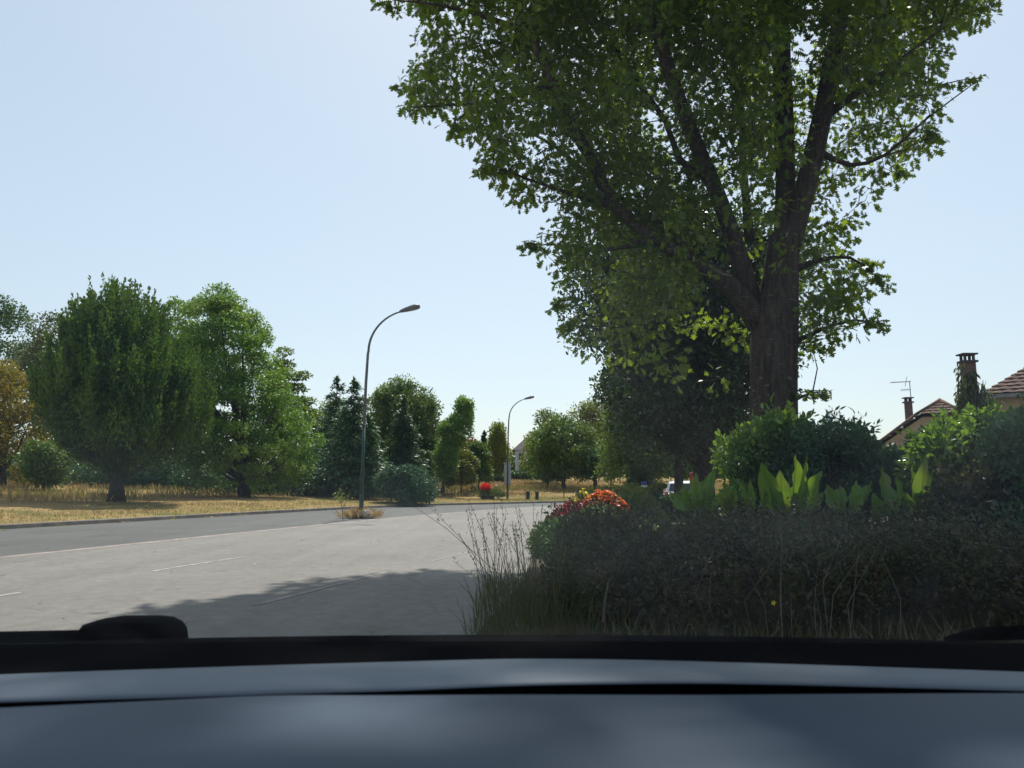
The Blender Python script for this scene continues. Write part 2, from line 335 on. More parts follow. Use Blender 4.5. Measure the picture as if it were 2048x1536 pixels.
# dark asphalt sheet (parking lane and bay) and the paler carriageway on it
b = MB(); b.grid([[(KERB[i, 0]-.01, KERB[i, 1], -.012), (KERB[i, 0]+70, KERB[i, 1]-25, -.012)] for i in range(len(KERB)-28)])
tag(b.build('parking_lane', M['park']), kind='structure')
LINE = catmull([(-30, -60), (-18, -22), (-12.1, 0), (-8.7, 12.7), (-5.6, 25.3), (-2.9, 34), (2.6, 47.5), (8.5, 55.5), (20, 66), (45, 84), (112, 120)], 1.5)
CEN = catmull([(-22, -50), (-13.5, -22), (-7.9, 0), (-5.55, 8.7), (-4.55, 13.1), (-1.2, 25), (6, 42), (14, 53), (26, 64)], .5)
RL = catmull([(-20, -50), (-10.8, -22), (-4.9, 0), (-2.6, 7.8), (-1.75, 10.8), (-.6, 14.6), (1.0, 20), (5, 30)], .5)
def offs(c, d):
    t = norm(np.gradient(c, axis=0)); return c + np.stack([t[:, 1], -t[:, 0]], 1)*d   # +d = right
RR = offs(LINE, 10.5)
b = MB(); b.grid([[(*LINE[i], -.008), (*RR[i], -.008)] for i in range(len(LINE))])
tag(b.build('road', M['road']), kind='structure')
def strip(name, c, wdt, z, mat, i0=0, i1=None):
    a, d = offs(c, -wdt/2)[i0:i1], offs(c, wdt/2)[i0:i1]
    bb = MB(); bb.grid([[(*a[i], z), (*d[i], z)] for i in range(len(a))]); return bb.build(name, mat)
i0_ = int(np.argmin(abs(LINE[:, 1]+5))); i1_ = int(np.argmin(abs(LINE[:, 1]-46)))
tag(strip('edge_strip', LINE, .26, -.004, M['strip'], i0_, i1_), kind='structure')
bb = MB()
for s0, s1 in ((-3, .5), (5.0, 9.1), (10.7, 13.2)):
    idx = [i for i in range(len(CEN)) if s0 <= CEN[i, 1] <= s1]
    a, d = offs(CEN, -.035), offs(CEN, .035)
    bb.grid([[(*a[i], -.004), (*d[i], -.004)] for i in idx])
tag(bb.build('centre_marking', M['paint']), kind='structure')
bb = MB(); a, d = offs(RL, -.04), offs(RL, .04)
for s0, s1 in ((5.5, 7.0), (7.6, 10.9), (12.2, 18)):
    bb.grid([[(*a[i], -.004), (*d[i], -.004)] for i in range(len(RL)) if s0 <= RL[i, 1] <= s1])
tag(bb.build('bay_marking', M['faint']), kind='structure')
# planted bed on the right, raised garden soil
bed = [(-.35, 5.4), (.15, 9.5), (.35, 13), (1.2, 17), (3.5, 24), (9, 34), (20, 42), (60, 55), (60, 2), (12, 2.5), (1.2, 4.9)]
b = MB(); b.add([(x, y, .05) for x, y in bed] + [(x, y, -.04) for x, y in bed], [tuple(range(len(bed)))[::-1]] + [(i, (i+1) % len(bed), (i+1) % len(bed)+len(bed), i+len(bed)) for i in range(len(bed))])
tag(b.build('planting_bed', M['soil']), kind='structure')

rng = np.random.default_rng(7)
def grass(name, n, dlo, dhi, hgt, mat, label, wmul=1.0, zf=None):
    i = rng.integers(12, len(KERB)-45, n*3); d = dlo + (dhi-dlo)*rng.random(n*3)**1.3
    j = rng.random(n*3)[:, None]
    xy = KERB[i]*(1-j) + KERB[i+1]*j + kn[i]*d[:, None]
    z = np.array([rise(dd, ii*2.0) for dd, ii in zip(d, i+j[:, 0])]); pos = np.column_stack([xy, z-.02]); ht = np.where(d < 8.5+1.5*np.sin(i*.4), .35, 1.15)*(.75+.35*np.sin(i*.9+d*.8))
    px, py = proj(pos); ok = (px > -80) & (px < 1500) & (pos[:, 1] > 12)
    pos = pos[ok][:n]; n = len(pos); ht = ht[ok][:n]
    if dlo > 6 or dhi < 8: ht = 1.0
    L = np.column_stack([rng.normal(0, .28, n), rng.normal(0, .28, n), np.ones(n)])
    N = rdirs(rng, n); N[:, 2] *= .2
    far = 1 + pos[:, 1]/60
    o = scatter(name, T_NEEDLE, pos, hgt*(.5+rng.random(n))*ht, L, N, mat, None, .25*wmul*far/np.sqrt(np.maximum(ht, .1)))
    return tag(o, label, 'grass', kind='stuff')
grass('dry_grass', 110000, 1.5, 42, .30, M['drygrass'], 'dry straw-coloured long grass covering the sloping field')
grass('verge_grass', 40000, .18, 4.5, .09, M['grass'], 'short green and straw grass on the verge behind the kerb')
grass('dry_weed_patches', 6000, 11, 17, .42, leaf_mat('weedy_blades', [(.20, .13, .06), (.16, .17, .05), (.28, .14, .06)]), 'taller brownish weeds along the edge of the trees')

# ------------------------------------------------------------ trees
def prof_from_px(Y, rows, bx, bz):
    out = []
    for y, xl, xr in rows:
        a, c = P(xl, y, Y), P(xr, y, Y); out.append((a[2]-bz, bx-a[0], c[0]-bx))
    out.sort(); return np.array(out)
def tree(name, label, Y, basepx, rows, mat, seed=0, leaf=.22, n=12000, lobe=.9, nl=70, depth=.9, trunk=.2, group=None,
         tmpl=T_DIAMOND, up=0.0, stretch=1.0, bark='bark2', cat='tree', limbs=12, basez=None, tier=0, shell=.45, trunk_top=.6, tips=0):
    rg = np.random.default_rng(seed+11)
    bx = P(basepx, 960, Y)[0]; bz = fz(bx, Y) if basez is None else basez
    t = empty(name, (bx, Y, bz), label, cat, group)
    pr = prof_from_px(Y, rows, bx, bz)
    hs, rl, rr = pr[:, 0], pr[:, 1], pr[:, 2]
    # lobes
    hh = rg.uniform(hs[0], hs[-1], nl*8); wgt = (np.interp(hh, hs, rl)+np.interp(hh, hs, rr)); wgt = wgt/wgt.max()
    hh = hh[rg.random(len(hh)) < wgt**1.3][:nl]; nl = len(hh)
    if nl > 6: hh[0] = hs[-1]-lobe*.5; hh[1] = hs[0]+lobe*.4
    if tier: hh = np.round(hh/tier)*tier + rg.normal(0, tier*.1, nl)
    l, r = np.interp(hh, hs, rl), np.interp(hh, hs, rr); cx, w2 = (r-l)/2, np.maximum((r+l)/2, .15)*1.03
    th = rg.uniform(0, 2*np.pi, nl); fr = rg.random(nl)**shell
    lr = lobe*rg.uniform(.45, 1.15, nl); lr = np.minimum(lr, w2*.85+.1)
    wx = np.maximum(w2-lr*.5, .05)
    cen = np.column_stack([bx+cx+wx*fr*np.cos(th), Y+wx*depth*fr*np.sin(th), bz+hh])
    # leaves on the lobes
    k = rg.choice(nl, n, p=lr**2/np.sum(lr**2)); d = rdirs(rg, n); d[:, 2] = d[:, 2]*.9+.12; d = norm(d)
    rad = lr[k]*(.5+.55*rg.random(n)**.6)*(1+.14*rg.normal(size=n))
    off = d*rad[:, None]; off[:, 2] *= stretch
    if tier: off[:, 2] *= .45
    pos = cen[k]+off; pos[:, 2] = np.maximum(pos[:, 2], bz+.12)
    L = d*.6 + rdirs(rg, n)*.7 + np.array((0, 0, up)); N = d*.7+rdirs(rg, n)*.6+np.array((0, 0, .35))
    if tips:                                         # upright shoots at the outside of the crown
        far = np.argsort(-fr-.35*hh/hs[-1])[:max(20, nl*2//3)]; q = far[rg.integers(0, len(far), tips)]; K = 34
        a = cen[q]+rdirs(rg, tips)*lr[q][:, None]*.6+np.array((0, 0, 1.))*(lr[q]*stretch*.55)[:, None]
        u = norm(np.column_stack([(a[:, 0]-bx)*.10, (a[:, 1]-Y)*.10, np.ones(tips)])+rg.normal(size=(tips, 3))*.10); ln = rg.uniform(.45, 1.0, tips)
        s_ = rg.random((tips, K, 1)); pp_ = a[:, None]+u[:, None]*s_*ln[:, None, None]+rg.normal(size=(tips, K, 3))*.075*(1.1-s_)
        pos = np.vstack([pos, pp_.reshape(-1, 3)]); uu = np.repeat(u, K, 0); L = np.vstack([L, uu+rdirs(rg, tips*K)*.5]); N = np.vstack([N, rdirs(rg, tips*K)]); n = len(pos)
    scatter('crown', tmpl, pos, leaf*rg.uniform(.6, 1.3, n), L, N, mat, t)
    # trunk and limbs
    if trunk:
        mb = MB(); H = hs[0] + (hs[-1]-hs[0])*trunk_top
        topx = bx + float(np.interp(H, hs, (rr-rl)/2))
        pts = [(bx+(topx-bx)*(s**1.5)+rg.normal(0, .05)*(s > 0), Y, bz-.1+(H+.1)*s) for s in np.linspace(0, 1, 7)]
        mb.tube(pts, [trunk*(1.35-.0*s if s == 0 else 1)*(1-.8*s) for s in np.linspace(0, 1, 7)], 9, wob=.08, seed=seed)
        for q in rg.choice(nl, min(limbs, nl), replace=False):
            c = cen[q]; s0 = min(.95, max(.12, (hs[0]*.7 + rg.random()*(c[2]-bz-hs[0]*.7)*.6)/max(H, .5)))
            a = np.array((bx+(topx-bx)*(s0**1.5), Y, bz+H*s0)); mid = (a+c)/2 + np.array((0, 0, -.12*np.linalg.norm(c-a)))
            r0 = trunk*(1-.8*s0)*.6; mb.tube([a, mid, c], [r0, r0*.6, r0*.2], 6)
        mb.build('trunk', M[bark], t, smooth=True)
    return t
def conifer(name, label, Y, cx, ytop, ybot, half, mat, seed=0, group=None, droop=.35, n=7000, leaf=.3, trunk=.15, tiers=16, open_=.9):
    rg = np.random.default_rng(seed); bx = P(cx, 960, Y)[0]; bz = fz(bx, Y)
    top = P(cx, ytop, Y)[2]-bz; bot = P(cx, ybot, Y)[2]-bz; rad = half*Y/F
    t = empty(name, (bx, Y, bz), label, 'conifer', group)
    mb = MB(); mb.tube([(bx, Y, bz-.1), (bx, Y, bz+top*.5), (bx, Y, bz+top*.98)], [trunk, trunk*.55, .02], 8)
    P0, LL = [], []
    per = max(6, n//(tiers*9*14))
    for ti in range(tiers):
        f = ti/(tiers-1); h = bot+(top-bot)*f; r = rad*((1-f)**.8)*1.0+.12
        nb = 9 if f < .8 else 6
        for kk in range(nb):
            th = rg.uniform(0, 2*math.pi); rr_ = r*rg.uniform(.6, 1.12)
            hz = h + rg.normal(0, (top-bot)/tiers*.4)
            e = np.array((bx+rr_*math.cos(th), Y+rr_*math.sin(th), bz+hz-droop*rr_*.6+.1*rr_)); a = np.array((bx, Y, bz+hz))
            mb.tube([a, (a+e)/2+np.array((0, 0, .06*rr_)), e], [.03+.02*(1-f), .02, .008], 4, cap=False)
            m_ = max(8, int(per*14*(rr_/rad+.15)))
            s = rg.random(m_)**.7; p = a[None]*(1-s[:, None])+e[None]*s[:, None]
            p += rg.normal(size=(m_, 3))*np.array((.12, .12, .07))*(rr_*.9+.2); P0.append(p)
            LL.append(np.tile(e-a, (m_, 1))/max(rr_, .1)+rg.normal(size=(m_, 3))*.5+np.array((0, 0, -.15)))
    pos = np.vstack(P0); L = np.vstack(LL); m_ = len(pos)
    tipn = 60; tp = np.column_stack([np.full(tipn, bx), np.full(tipn, Y), bz+top*rg.uniform(.93, 1.02, tipn)])+rg.normal(size=(tipn, 3))*.03
    pos = np.vstack([pos, tp]); L = np.vstack([L, np.tile((0, 0, 1.), (tipn, 1))+rg.normal(size=(tipn, 3))*.3])
    N = rdirs(rg, len(pos))*.6+np.array((0, 0, 1.))
    scatter('crown', T_NEEDLE, pos, leaf*rg.uniform(.6, 1.3, len(pos)), L, N, mat, t, 1.3)
    mb.build('trunk', M['bark2'], t); return t

LEFT = 'trees behind the dry field on the left'
tree('hornbeam_tree', 'round dark green tree with short forked trunk alone on the grass near the kerb', 35, 235,
     [(594, 230, 255), (612, 198, 292), (655, 152, 335), (710, 115, 368), (780, 92, 405), (840, 98, 420), (880, 130, 392), (912, 168, 325), (938, 205, 268), (950, 218, 252)],
     M['hornbeam'], 1, leaf=.14, n=120000, lobe=.34, nl=700, depth=1.0, trunk=.33, up=1.5, stretch=2.2, shell=.33, tips=1100, limbs=40, bark='bark2', trunk_top=.5)
tree('broadleaf_tree', 'tall bright green tree with layered branches right behind the round dark tree', 46, 490,
     [(572, 432, 448), (615, 375, 500), (660, 345, 540), (760, 340, 585), (830, 345, 622), (900, 345, 642), (940, 360, 640), (965, 390, 600)],
     M['bright'], 2, leaf=.17, n=90000, lobe=.62, nl=520, depth=.9, trunk=.3, limbs=30, stretch=.6, shell=.38)
tree('distant_tree', 'dark tree at the far left edge rising above the orange foliage', 75, 10,
     [(608, -60, 20), (640, -90, 70), (690, -120, 112), (800, -120, 120), (950, -100, 120)], M['dark'], 3, leaf=.3, n=16000, lobe=1.3, nl=70, group=LEFT)
tree('yellowing_tree', 'tree with orange and yellow foliage at the left edge of the picture', 46, 5,
     [(730, -90, 10), (755, -110, 62), (820, -110, 96), (900, -100, 98), (950, -90, 80)], M['yellow'], 4, leaf=.2, n=20000, lobe=.8, nl=90, limbs=10)
tree('grey_green_tree', 'dull olive tree between the dark left edge tree and the round tree', 62, 110,
     [(645, 95, 130), (680, 40, 180), (760, 15, 200), (860, 10, 200), (955, 20, 200)], M['olive'], 5, leaf=.26, n=18000, lobe=1.1, nl=80, group=LEFT)
tree('low_tree', 'low bright green bushy tree under the olive tree at left', 44, 88,
     [(885, 70, 110), (905, 50, 135), (940, 45, 140), (962, 60, 130)], M['mid'], 6, leaf=.18, n=6000, lobe=.5, nl=40, trunk=.08)
tree('feathery_tree', 'pale green thin-topped tree peeping out left of the tall bright tree', 56, 360,
     [(598, 345, 375), (640, 335, 400), (720, 330, 420), (850, 330, 430), (950, 330, 430)], M['bright'], 7, leaf=.22, n=15000, lobe=.8, nl=80)
tree('side_tree', 'dark green tree with spiky side branches right of the tall bright tree', 60, 575,
     [(700, 560, 585), (735, 545, 615), (790, 540, 628), (830, 540, 640), (900, 540, 665), (960, 550, 660)], M['mid'], 8, leaf=.25, n=16000, lobe=.8, nl=80, tier=1.0)
# dark undergrowth
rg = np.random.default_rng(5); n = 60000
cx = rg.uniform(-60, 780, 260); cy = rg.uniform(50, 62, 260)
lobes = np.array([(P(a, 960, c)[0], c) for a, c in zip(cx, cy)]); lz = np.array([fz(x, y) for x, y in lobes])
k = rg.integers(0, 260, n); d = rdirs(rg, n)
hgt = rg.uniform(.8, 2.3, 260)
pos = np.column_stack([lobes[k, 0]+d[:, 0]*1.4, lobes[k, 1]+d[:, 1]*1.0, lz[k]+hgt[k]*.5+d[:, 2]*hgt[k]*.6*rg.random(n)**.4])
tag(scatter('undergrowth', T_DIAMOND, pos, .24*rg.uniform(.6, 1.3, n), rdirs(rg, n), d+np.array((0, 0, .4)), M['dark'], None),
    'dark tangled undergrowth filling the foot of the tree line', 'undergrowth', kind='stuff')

conifer('cedar_tree', 'bluish conifer with rounded dark top left of the nearer street lamp', 55, 668, 762, 965, 70, M['bluecon'], 21, droop=.1, n=9000, tiers=14)
conifer('pointed_conifer', 'slender conifer with a thin pointed tip just left of the lamp pole', 50, 703, 765, 972, 82, M['conifer'], 22, droop=.5, n=12000, tiers=20)
conifer('short_conifer', 'broad low conifer partly behind the nearer lamp pole', 49, 735, 840, 978, 52, M['conifer'], 24, droop=.4, n=6000, tiers=10)
tree('broad_tree', 'broad dark green tree with yellow-green top right of the nearer lamp pole', 68, 830,
     [(762, 790, 815), (785, 745, 855), (815, 733, 880), (870, 730, 893), (930, 735, 898), (960, 750, 890)], M['mid'], 9, leaf=.24, n=50000, lobe=.8, nl=280, trunk=.3)
tree('background_tree', 'grey-green tree filling in behind the conifers at the nearer lamp', 74, 660,
     [(812, 640, 680), (840, 615, 720), (880, 600, 750), (955, 600, 760)], M['mid'], 41, leaf=.26, n=22000, lobe=1.1, nl=90, trunk=.2)
tree('background_tree', 'mid green tree closing the gap between broad tree and leaning tree', 82, 905,
     [(862, 885, 915), (885, 868, 940), (915, 858, 952), (955, 860, 955)], M['bright'], 42, leaf=.26, n=14000, lobe=.8, nl=70, trunk=.15)
tree('background_tree', 'light green tree low behind the farther lamp and grey house', 125, 1062,
     [(872, 1050, 1075), (895, 1040, 1100), (945, 1045, 1110)], M['ygreen'], 43, leaf=.4, n=8000, lobe=1.2, nl=50, trunk=.2)
conifer('spruce_tree', 'dark pointed spruce in front of the broad tree', 57, 806, 800, 965, 58, M['dark'], 23, droop=.45, n=11000, tiers=18)
tree('leaning_tree', 'light feathery tree leaning right beside the broad tree', 62, 885,
     [(802, 918, 948), (832, 892, 950), (868, 876, 942), (905, 868, 932), (948, 866, 912)], M['bright'], 10, leaf=.2, n=16000, lobe=.5, nl=80, trunk=.13)
tree('spreading_juniper', 'low spreading blue-green shrub sprawling beside the kerb', 46, 818,
     [(938, 780, 835), (952, 758, 862), (975, 748, 876), (992, 760, 878), (1000, 775, 872)], M['bluecon'], 12, leaf=.22, n=16000, lobe=.42, nl=90, trunk=0, tmpl=T_NEEDLE, cat='shrub', up=.2)
tree('copper_tree', 'reddish purple tree behind the small green orchard trees', 80, 935,
     [(882, 932, 948), (898, 910, 962), (925, 904, 968), (955, 910, 960)], M['red'], 13, leaf=.26, n=7000, lobe=.7, nl=40, trunk=.12)
ORC = 'small trees staked in the dry grass'
tree('orchard_tree', 'small yellow-green tree in dry grass, left one of the pair before the copper tree', 64, 923,
     [(903, 910, 942), (922, 888, 955), (948, 882, 956), (964, 892, 946)], M['ygreen'], 14, leaf=.19, n=11000, lobe=.45, nl=45, trunk=.08, group=ORC)
tree('orchard_tree', 'small green tree with a slanting stake, right one of the pair before the copper tree', 68, 958,
     [(890, 942, 968), (912, 930, 980), (945, 930, 988), (962, 940, 982)], M['mid'], 15, leaf=.19, n=11000, lobe=.5, nl=45, trunk=.08, group=ORC)
b = MB(); a = P(937, 962, 67); c = P(957, 979, 66); b.tube([a, (c[0], c[1], fz(c[0], c[1])-.1)], .035, 6)
tag(b.build('tree_stake', M['bark2']), 'thin slanting wooden stake under the small green orchard tree', 'stake')
conifer('cypress_tree', 'narrow dark blue-green cypress far behind the field', 100, 968, 868, 940, 8, M['dark'], 25, droop=-.9, n=5000, leaf=.3, tiers=14)
tree('poplar_tree', 'pale yellow-green upright tree left of the farther street lamp', 95, 996,
     [(860, 985, 1003), (880, 977, 1016), (915, 976, 1020), (950, 985, 1012)], M['ygreen'], 16, leaf=.28, n=10000, lobe=.7, nl=60, up=1.0, stretch=1.8, trunk=.15)
tree('round_tree', 'dark rounded tree with short trunk in the field right of the farther lamp', 75, 1128,
     [(845, 1100, 1150), (868, 1072, 1185), (900, 1055, 1205), (930, 1052, 1205), (948, 1065, 1190)], M['mid'], 17, leaf=.26, n=26000, lobe=.9, nl=110, trunk=.22)
tree('field_tree', 'mid green tree at the left end of the tree group beyond the farther lamp', 90, 1092,
     [(830, 1085, 1108), (850, 1062, 1140), (900, 1050, 1140), (945, 1055, 1130)], M['mid'], 18, leaf=.3, n=12000, lobe=1.1, nl=60, trunk=.2)
tree('golden_tree', 'yellow-green tree with a tall top behind the dark rounded tree', 86, 1190,
     [(810, 1165, 1200), (835, 1140, 1232), (880, 1130, 1250), (945, 1140, 1240)], M['ygreen'], 19, leaf=.3, n=20000, lobe=1.2, nl=90, trunk=.2)
tree('background_tree', 'green tree between the golden tree and the dark oak trunks', 62, 1262,
     [(795, 1225, 1265), (830, 1205, 1310), (880, 1195, 1350), (945, 1200, 1370)], M['mid'], 20, leaf=.24, n=26000, lobe=1.0, nl=100, trunk=.2)
tree('background_tree', 'green tree mostly hidden by the second oak trunk', 58, 1390,
     [(700, 1330, 1420), (780, 1300, 1470), (880, 1300, 1490), (945, 1310, 1500)], M['mid'], 26, leaf=.26, n=20000, lobe=1.0, nl=90, trunk=.2)
tree('background_tree', 'dim green tree low behind the yellow-green shrub and big oak trunk', 48, 1500,
     [(760, 1470, 1540), (820, 1430, 1570), (940, 1420, 1590)], M['dark'], 27, leaf=.24, n=14000, lobe=.9, nl=70, trunk=.18)
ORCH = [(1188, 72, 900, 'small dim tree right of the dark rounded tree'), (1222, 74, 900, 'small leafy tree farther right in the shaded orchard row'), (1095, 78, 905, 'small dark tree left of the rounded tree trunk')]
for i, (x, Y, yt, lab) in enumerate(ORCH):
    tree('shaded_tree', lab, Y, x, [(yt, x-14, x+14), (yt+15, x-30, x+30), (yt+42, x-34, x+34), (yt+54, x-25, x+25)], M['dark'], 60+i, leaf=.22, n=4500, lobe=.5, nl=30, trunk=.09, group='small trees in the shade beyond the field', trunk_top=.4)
# far wood closing the horizon
rg = np.random.default_rng(55); n = 70000; NL = 420
a = rg.uniform(-600, 2600, NL); Yf = rg.uniform(150, 190, NL)
lx = (a-1024)/F*Yf; lz = np.array([fz(x, y) for x, y in zip(lx, Yf)]); hh = rg.uniform(2.5, 6, NL)
k = rg.integers(0, NL, n); d = rdirs(rg, n)
pos = np.column_stack([lx[k]+d[:, 0]*3.2, Yf[k]+d[:, 1]*3, lz[k]+hh[k]*.5+d[:, 2]*hh[k]*.55*rg.random(n)**.4])
tag(scatter('far_wood', T_DIAMOND, pos, .9*rg.uniform(.6, 1.3, n), rdirs(rg, n), d+np.array((0, 0, .5)), M['mid'], None), 'far wood closing the horizon behind field and houses', 'wood', kind='stuff')

# ------------------------------------------------------------ the big oak and its neighbours
OY = 11.5
def limb(mb, rows, n=10, wob=.05, seed=0):          # rows (px,py,Y,widthpx)
    pts = [np.append(P(x, y, Y), w_*Y/F/2) for x, y, Y, w_ in rows]
    c = catmull(pts, .35); mb.tube([p[:3] for p in c], [max(p[3], .008) for p in c], n, wob=wob, seed=seed)
    return c[:, :3]
ob = P(1545, 960, OY)
oak = empty('oak_tree', (ob[0], OY, 0.0), 'huge oak with thick forked trunk rising out of the top of the picture', 'tree')
mb = MB(); sk = []
sk.append(limb(mb, [(1550, 1130, OY, 140), (1547, 1000, OY, 108), (1545, 860, OY, 92), (1545, 740, OY, 92), (1550, 640, OY, 90), (1560, 560, OY, 72), (1568, 470, OY, 58)], 20, .05))
limbs_px = [
    ([(1520, 650, OY, 50), (1478, 590, OY-.1, 42), (1430, 550, OY-.2, 36), (1330, 492, OY-.3, 29), (1230, 412, OY-.3, 26), (1190, 330, OY-.4, 25), (1140, 240, OY-.5, 24), (1090, 130, OY-.5, 20), (1040, 30, OY-.5, 15), (1000, -80, OY-.4, 9)], 1),
    ([(1505, 610, OY+.1, 44), (1470, 490, OY-.1, 36), (1435, 390, OY-.4, 33), (1385, 270, OY-.7, 31), (1335, 130, OY-1, 28), (1300, 0, OY-1.1, 22), (1270, -200, OY-1.1, 14), (1240, -500, OY-1.2, 6)], 2),
    ([(1566, 520, OY, 48), (1570, 400, OY+.1, 40), (1570, 300, OY+.3, 40), (1565, 150, OY+.5, 38), (1560, 0, OY+.6, 34), (1540, -300, OY+.8, 24), (1530, -900, OY+1, 8)], 3),
    ([(1572, 520, OY, 46), (1603, 410, OY-.1, 42), (1630, 300, OY-.3, 42), (1655, 180, OY-.5, 38), (1680, 40, OY-.7, 32), (1720, -150, OY-.8, 22), (1780, -500, OY-.6, 9)], 4),
    ([(1500, 480, OY+.2, 22), (1488, 350, OY+.5, 16), (1478, 200, OY+.8, 13), (1450, 60, OY+1, 10), (1440, -80, OY+1, 6)], 5),
    ([(1400, 532, OY-.2, 20), (1310, 440, OY+.4, 16), (1200, 370, OY+.8, 12), (1120, 300, OY+1, 8), (1050, 260, OY+1, 4)], 6),
    ([(1420, 360, OY-.4, 18), (1360, 320, OY-.1, 14), (1330, 240, OY+.1, 11), (1250, 130, OY+.2, 10), (1195, 10, OY+.2, 8), (1170, -60, OY+.2, 5)], 7),
    ([(1590, 540, OY, 16), (1640, 520, OY-.2, 10), (1700, 515, OY-.3, 6), (1745, 545, OY-.4, 2)], 8),
    ([(1640, 240, OY-.3, 22), (1720, 180, OY-.5, 14), (1800, 120, OY-.7, 9), (1880, 60, OY-.8, 4)], 9),
    ([(1635, 300, OY-.3, 16), (1700, 330, OY-.3, 10), (1770, 310, OY-.4, 7), (1850, 240, OY-.5, 4), (1950, 165, OY-.5, 2)], 10),
    ([(1050, 60, OY-.5, 14), (960, 30, OY-.6, 9), (880, 10, OY-.7, 6), (790, 0, OY-.8, 3)], 11),
    ([(1105, 170, OY-.5, 14), (1000, 200, OY-.7, 9), (900, 210, OY-.8, 5), (820, 215, OY-.9, 2)], 12),
    ([(1230, 415, OY-.3, 14), (1150, 390, OY-.4, 9), (1060, 360, OY-.4, 6), (985, 330, OY-.4, 3)], 13),
    ([(1300, 480, OY-.3, 14), (1210, 500, OY-.2, 9), (1130, 490, OY, 5), (1065, 490, OY, 2)], 14),
    ([(1580, 690, OY, 12), (1640, 660, OY+.1, 8), (1710, 640, OY, 5), (1755, 650, OY, 2)], 15),
    ([(1590, 800, OY, 7), (1625, 785, OY, 4), (1655, 785, OY, 1.5)], 16),
]
for rows, s in limbs_px: sk.append(limb(mb, rows, 12 if s < 5 else 8, .05, s))
skp = np.vstack(sk)
sil = np.array([(-400, 560, 2150), (-150, 690, 2080), (-20, 745, 2020), (30, 775, 1990), (70, 830, 1900), (110, 830, 1905), (150, 800, 1900), (200, 795, 1890), (240, 870, 1885), (290, 945, 1875), (330, 950, 1860), (370, 960, 1800),
                (410, 1050, 1790), (450, 1060, 1760), (480, 1055, 1720), (510, 1060, 1745), (545, 1090, 1755), (590, 1110, 1775), (640, 1120, 1765), (690, 1150, 1690), (720, 1200, 1650), (745, 1230, 1610), (775, 1592, 1650), (800, 1592, 1660), (812, 1600, 1640)], float)
rg = np.random.default_rng(3); cand = []
N0 = 130000
X = rg.uniform(-4, 10, N0); Yc = rg.uniform(7.2, 15.2, N0); Z = rg.uniform(2.2, 11.5, N0); cnd = np.column_stack([X, Yc, Z])
px, py = proj(cnd); lo = np.interp(py, sil[:, 0], sil[:, 1]); hi = np.interp(py, sil[:, 0], sil[:, 2])
mrg = 22 + 8*rg.random(N0)
ok = (px > lo+mrg) & (px < hi-mrg) & (py < 795)
# crown is an open vase: depth shrinks towards the rim and low down
mid, half = (lo+hi)/2, np.maximum((hi-lo)/2, 40)
e = np.clip(1-((px-mid)/half)**2, 0, 1)**.5
dmax = (1.0+np.clip((Z-3.5)*.5, 0, 3.2))*np.maximum(e, .35)
ok &= (Yc < OY+dmax*1.0) & (Yc > OY-dmax)
nz = np.array([noise.noise(Vector((x*.75, y*.75, z*.75))) for x, y, z in cnd[ok]])
cnd = cnd[ok]; px, py = px[ok], py[ok]; nz = nz+np.where((py > 430) & (px > 1590), .25, 0)
keep = nz > np.where(cnd[:, 1] < OY-.35, .10, -.12)
# leave the bole clear in front
front = (cnd[:, 1] < OY+.6) & (np.abs(px-1545) < 75) & (py > 545)
front |= (cnd[:, 1] < OY+.3) & (np.abs(px-1585) < 45) & (py > 230) & (rg.random(len(px)) < .75)
mid_gap = (px < 1500) & (py > 600) & (cnd[:, 1] < OY) & (rg.random(len(px)) < .5)
cnd = cnd[keep & ~front & ~mid_gap]
rg.shuffle(cnd); cnd = cnd[:4700]
# unseen upper crown (shades hedge, car and road)
M0 = 1500; d = rdirs(rg, M0*3); q = d*(rg.random((M0*3, 1))**.4); top = np.column_stack([3.4+q[:, 0]*7.2, 11.6+q[:, 1]*6.4, 13.2+q[:, 2]*5.2])
tx, ty = proj(top); top = top[(ty < -60) & (top[:, 2] > 8)]; top = top[[noise.noise(Vector(tuple(q_*.45))) > .0 for q_ in top]][:640]
shp = [(330, 1262), (350, 1222), (450, 1205), (560, 1190), (640, 1163), (760, 1152), (850, 1136), (960, 1143), (1120, 1150), (1120, 1262)]
sg = np.column_stack([rg.uniform(320, 1120, 2600), rg.uniform(1120, 1300, 2600)]); lim = np.interp(sg[:, 0], [q_[0] for q_ in shp[1:-1]], [q_[1] for q_ in shp[1:-1]])
sg = sg[(sg[:, 1] > lim+4)]; hz = rg.uniform(13.8, 16.5, len(sg)); sv_ = np.array(sdir)
ex = np.array([G(a_, b_)+sv_*h_/sv_[2] for (a_, b_), h_ in zip(sg, hz)]); ex = ex[proj(ex)[1] < -40]; ex = ex[[noise.noise(Vector((q_[0]*1.2, q_[1]*1.2, 0))) > -.30 for q_ in ex]][:760]  # extra unseen clumps added up-sun, following the outline of the road shadow
top = np.vstack([top, ex])
sv = np.array(sdir)
def open_gaps(c):                                   # breaks in the crown that let the sun through
    k_ = np.ones(len(c), bool)
    for x_, y_, Y_, r_ in ((1530, 865, 10.2, .75), (1585, 850, 10.4, .6), (1905, 830, 9.0, .8), (1590, 930, 8.6, .45), (1775, 950, 8.4, .45), (1960, 860, 8.8, .5), (1470, 900, 10.3, .6)):
        v = c-P(x_, y_, Y_); k_ &= np.linalg.norm(v-(v@sv)[:, None]*sv[None], axis=1) > r_
    return c[k_]
cnd, top = open_gaps(cnd), open_gaps(top)
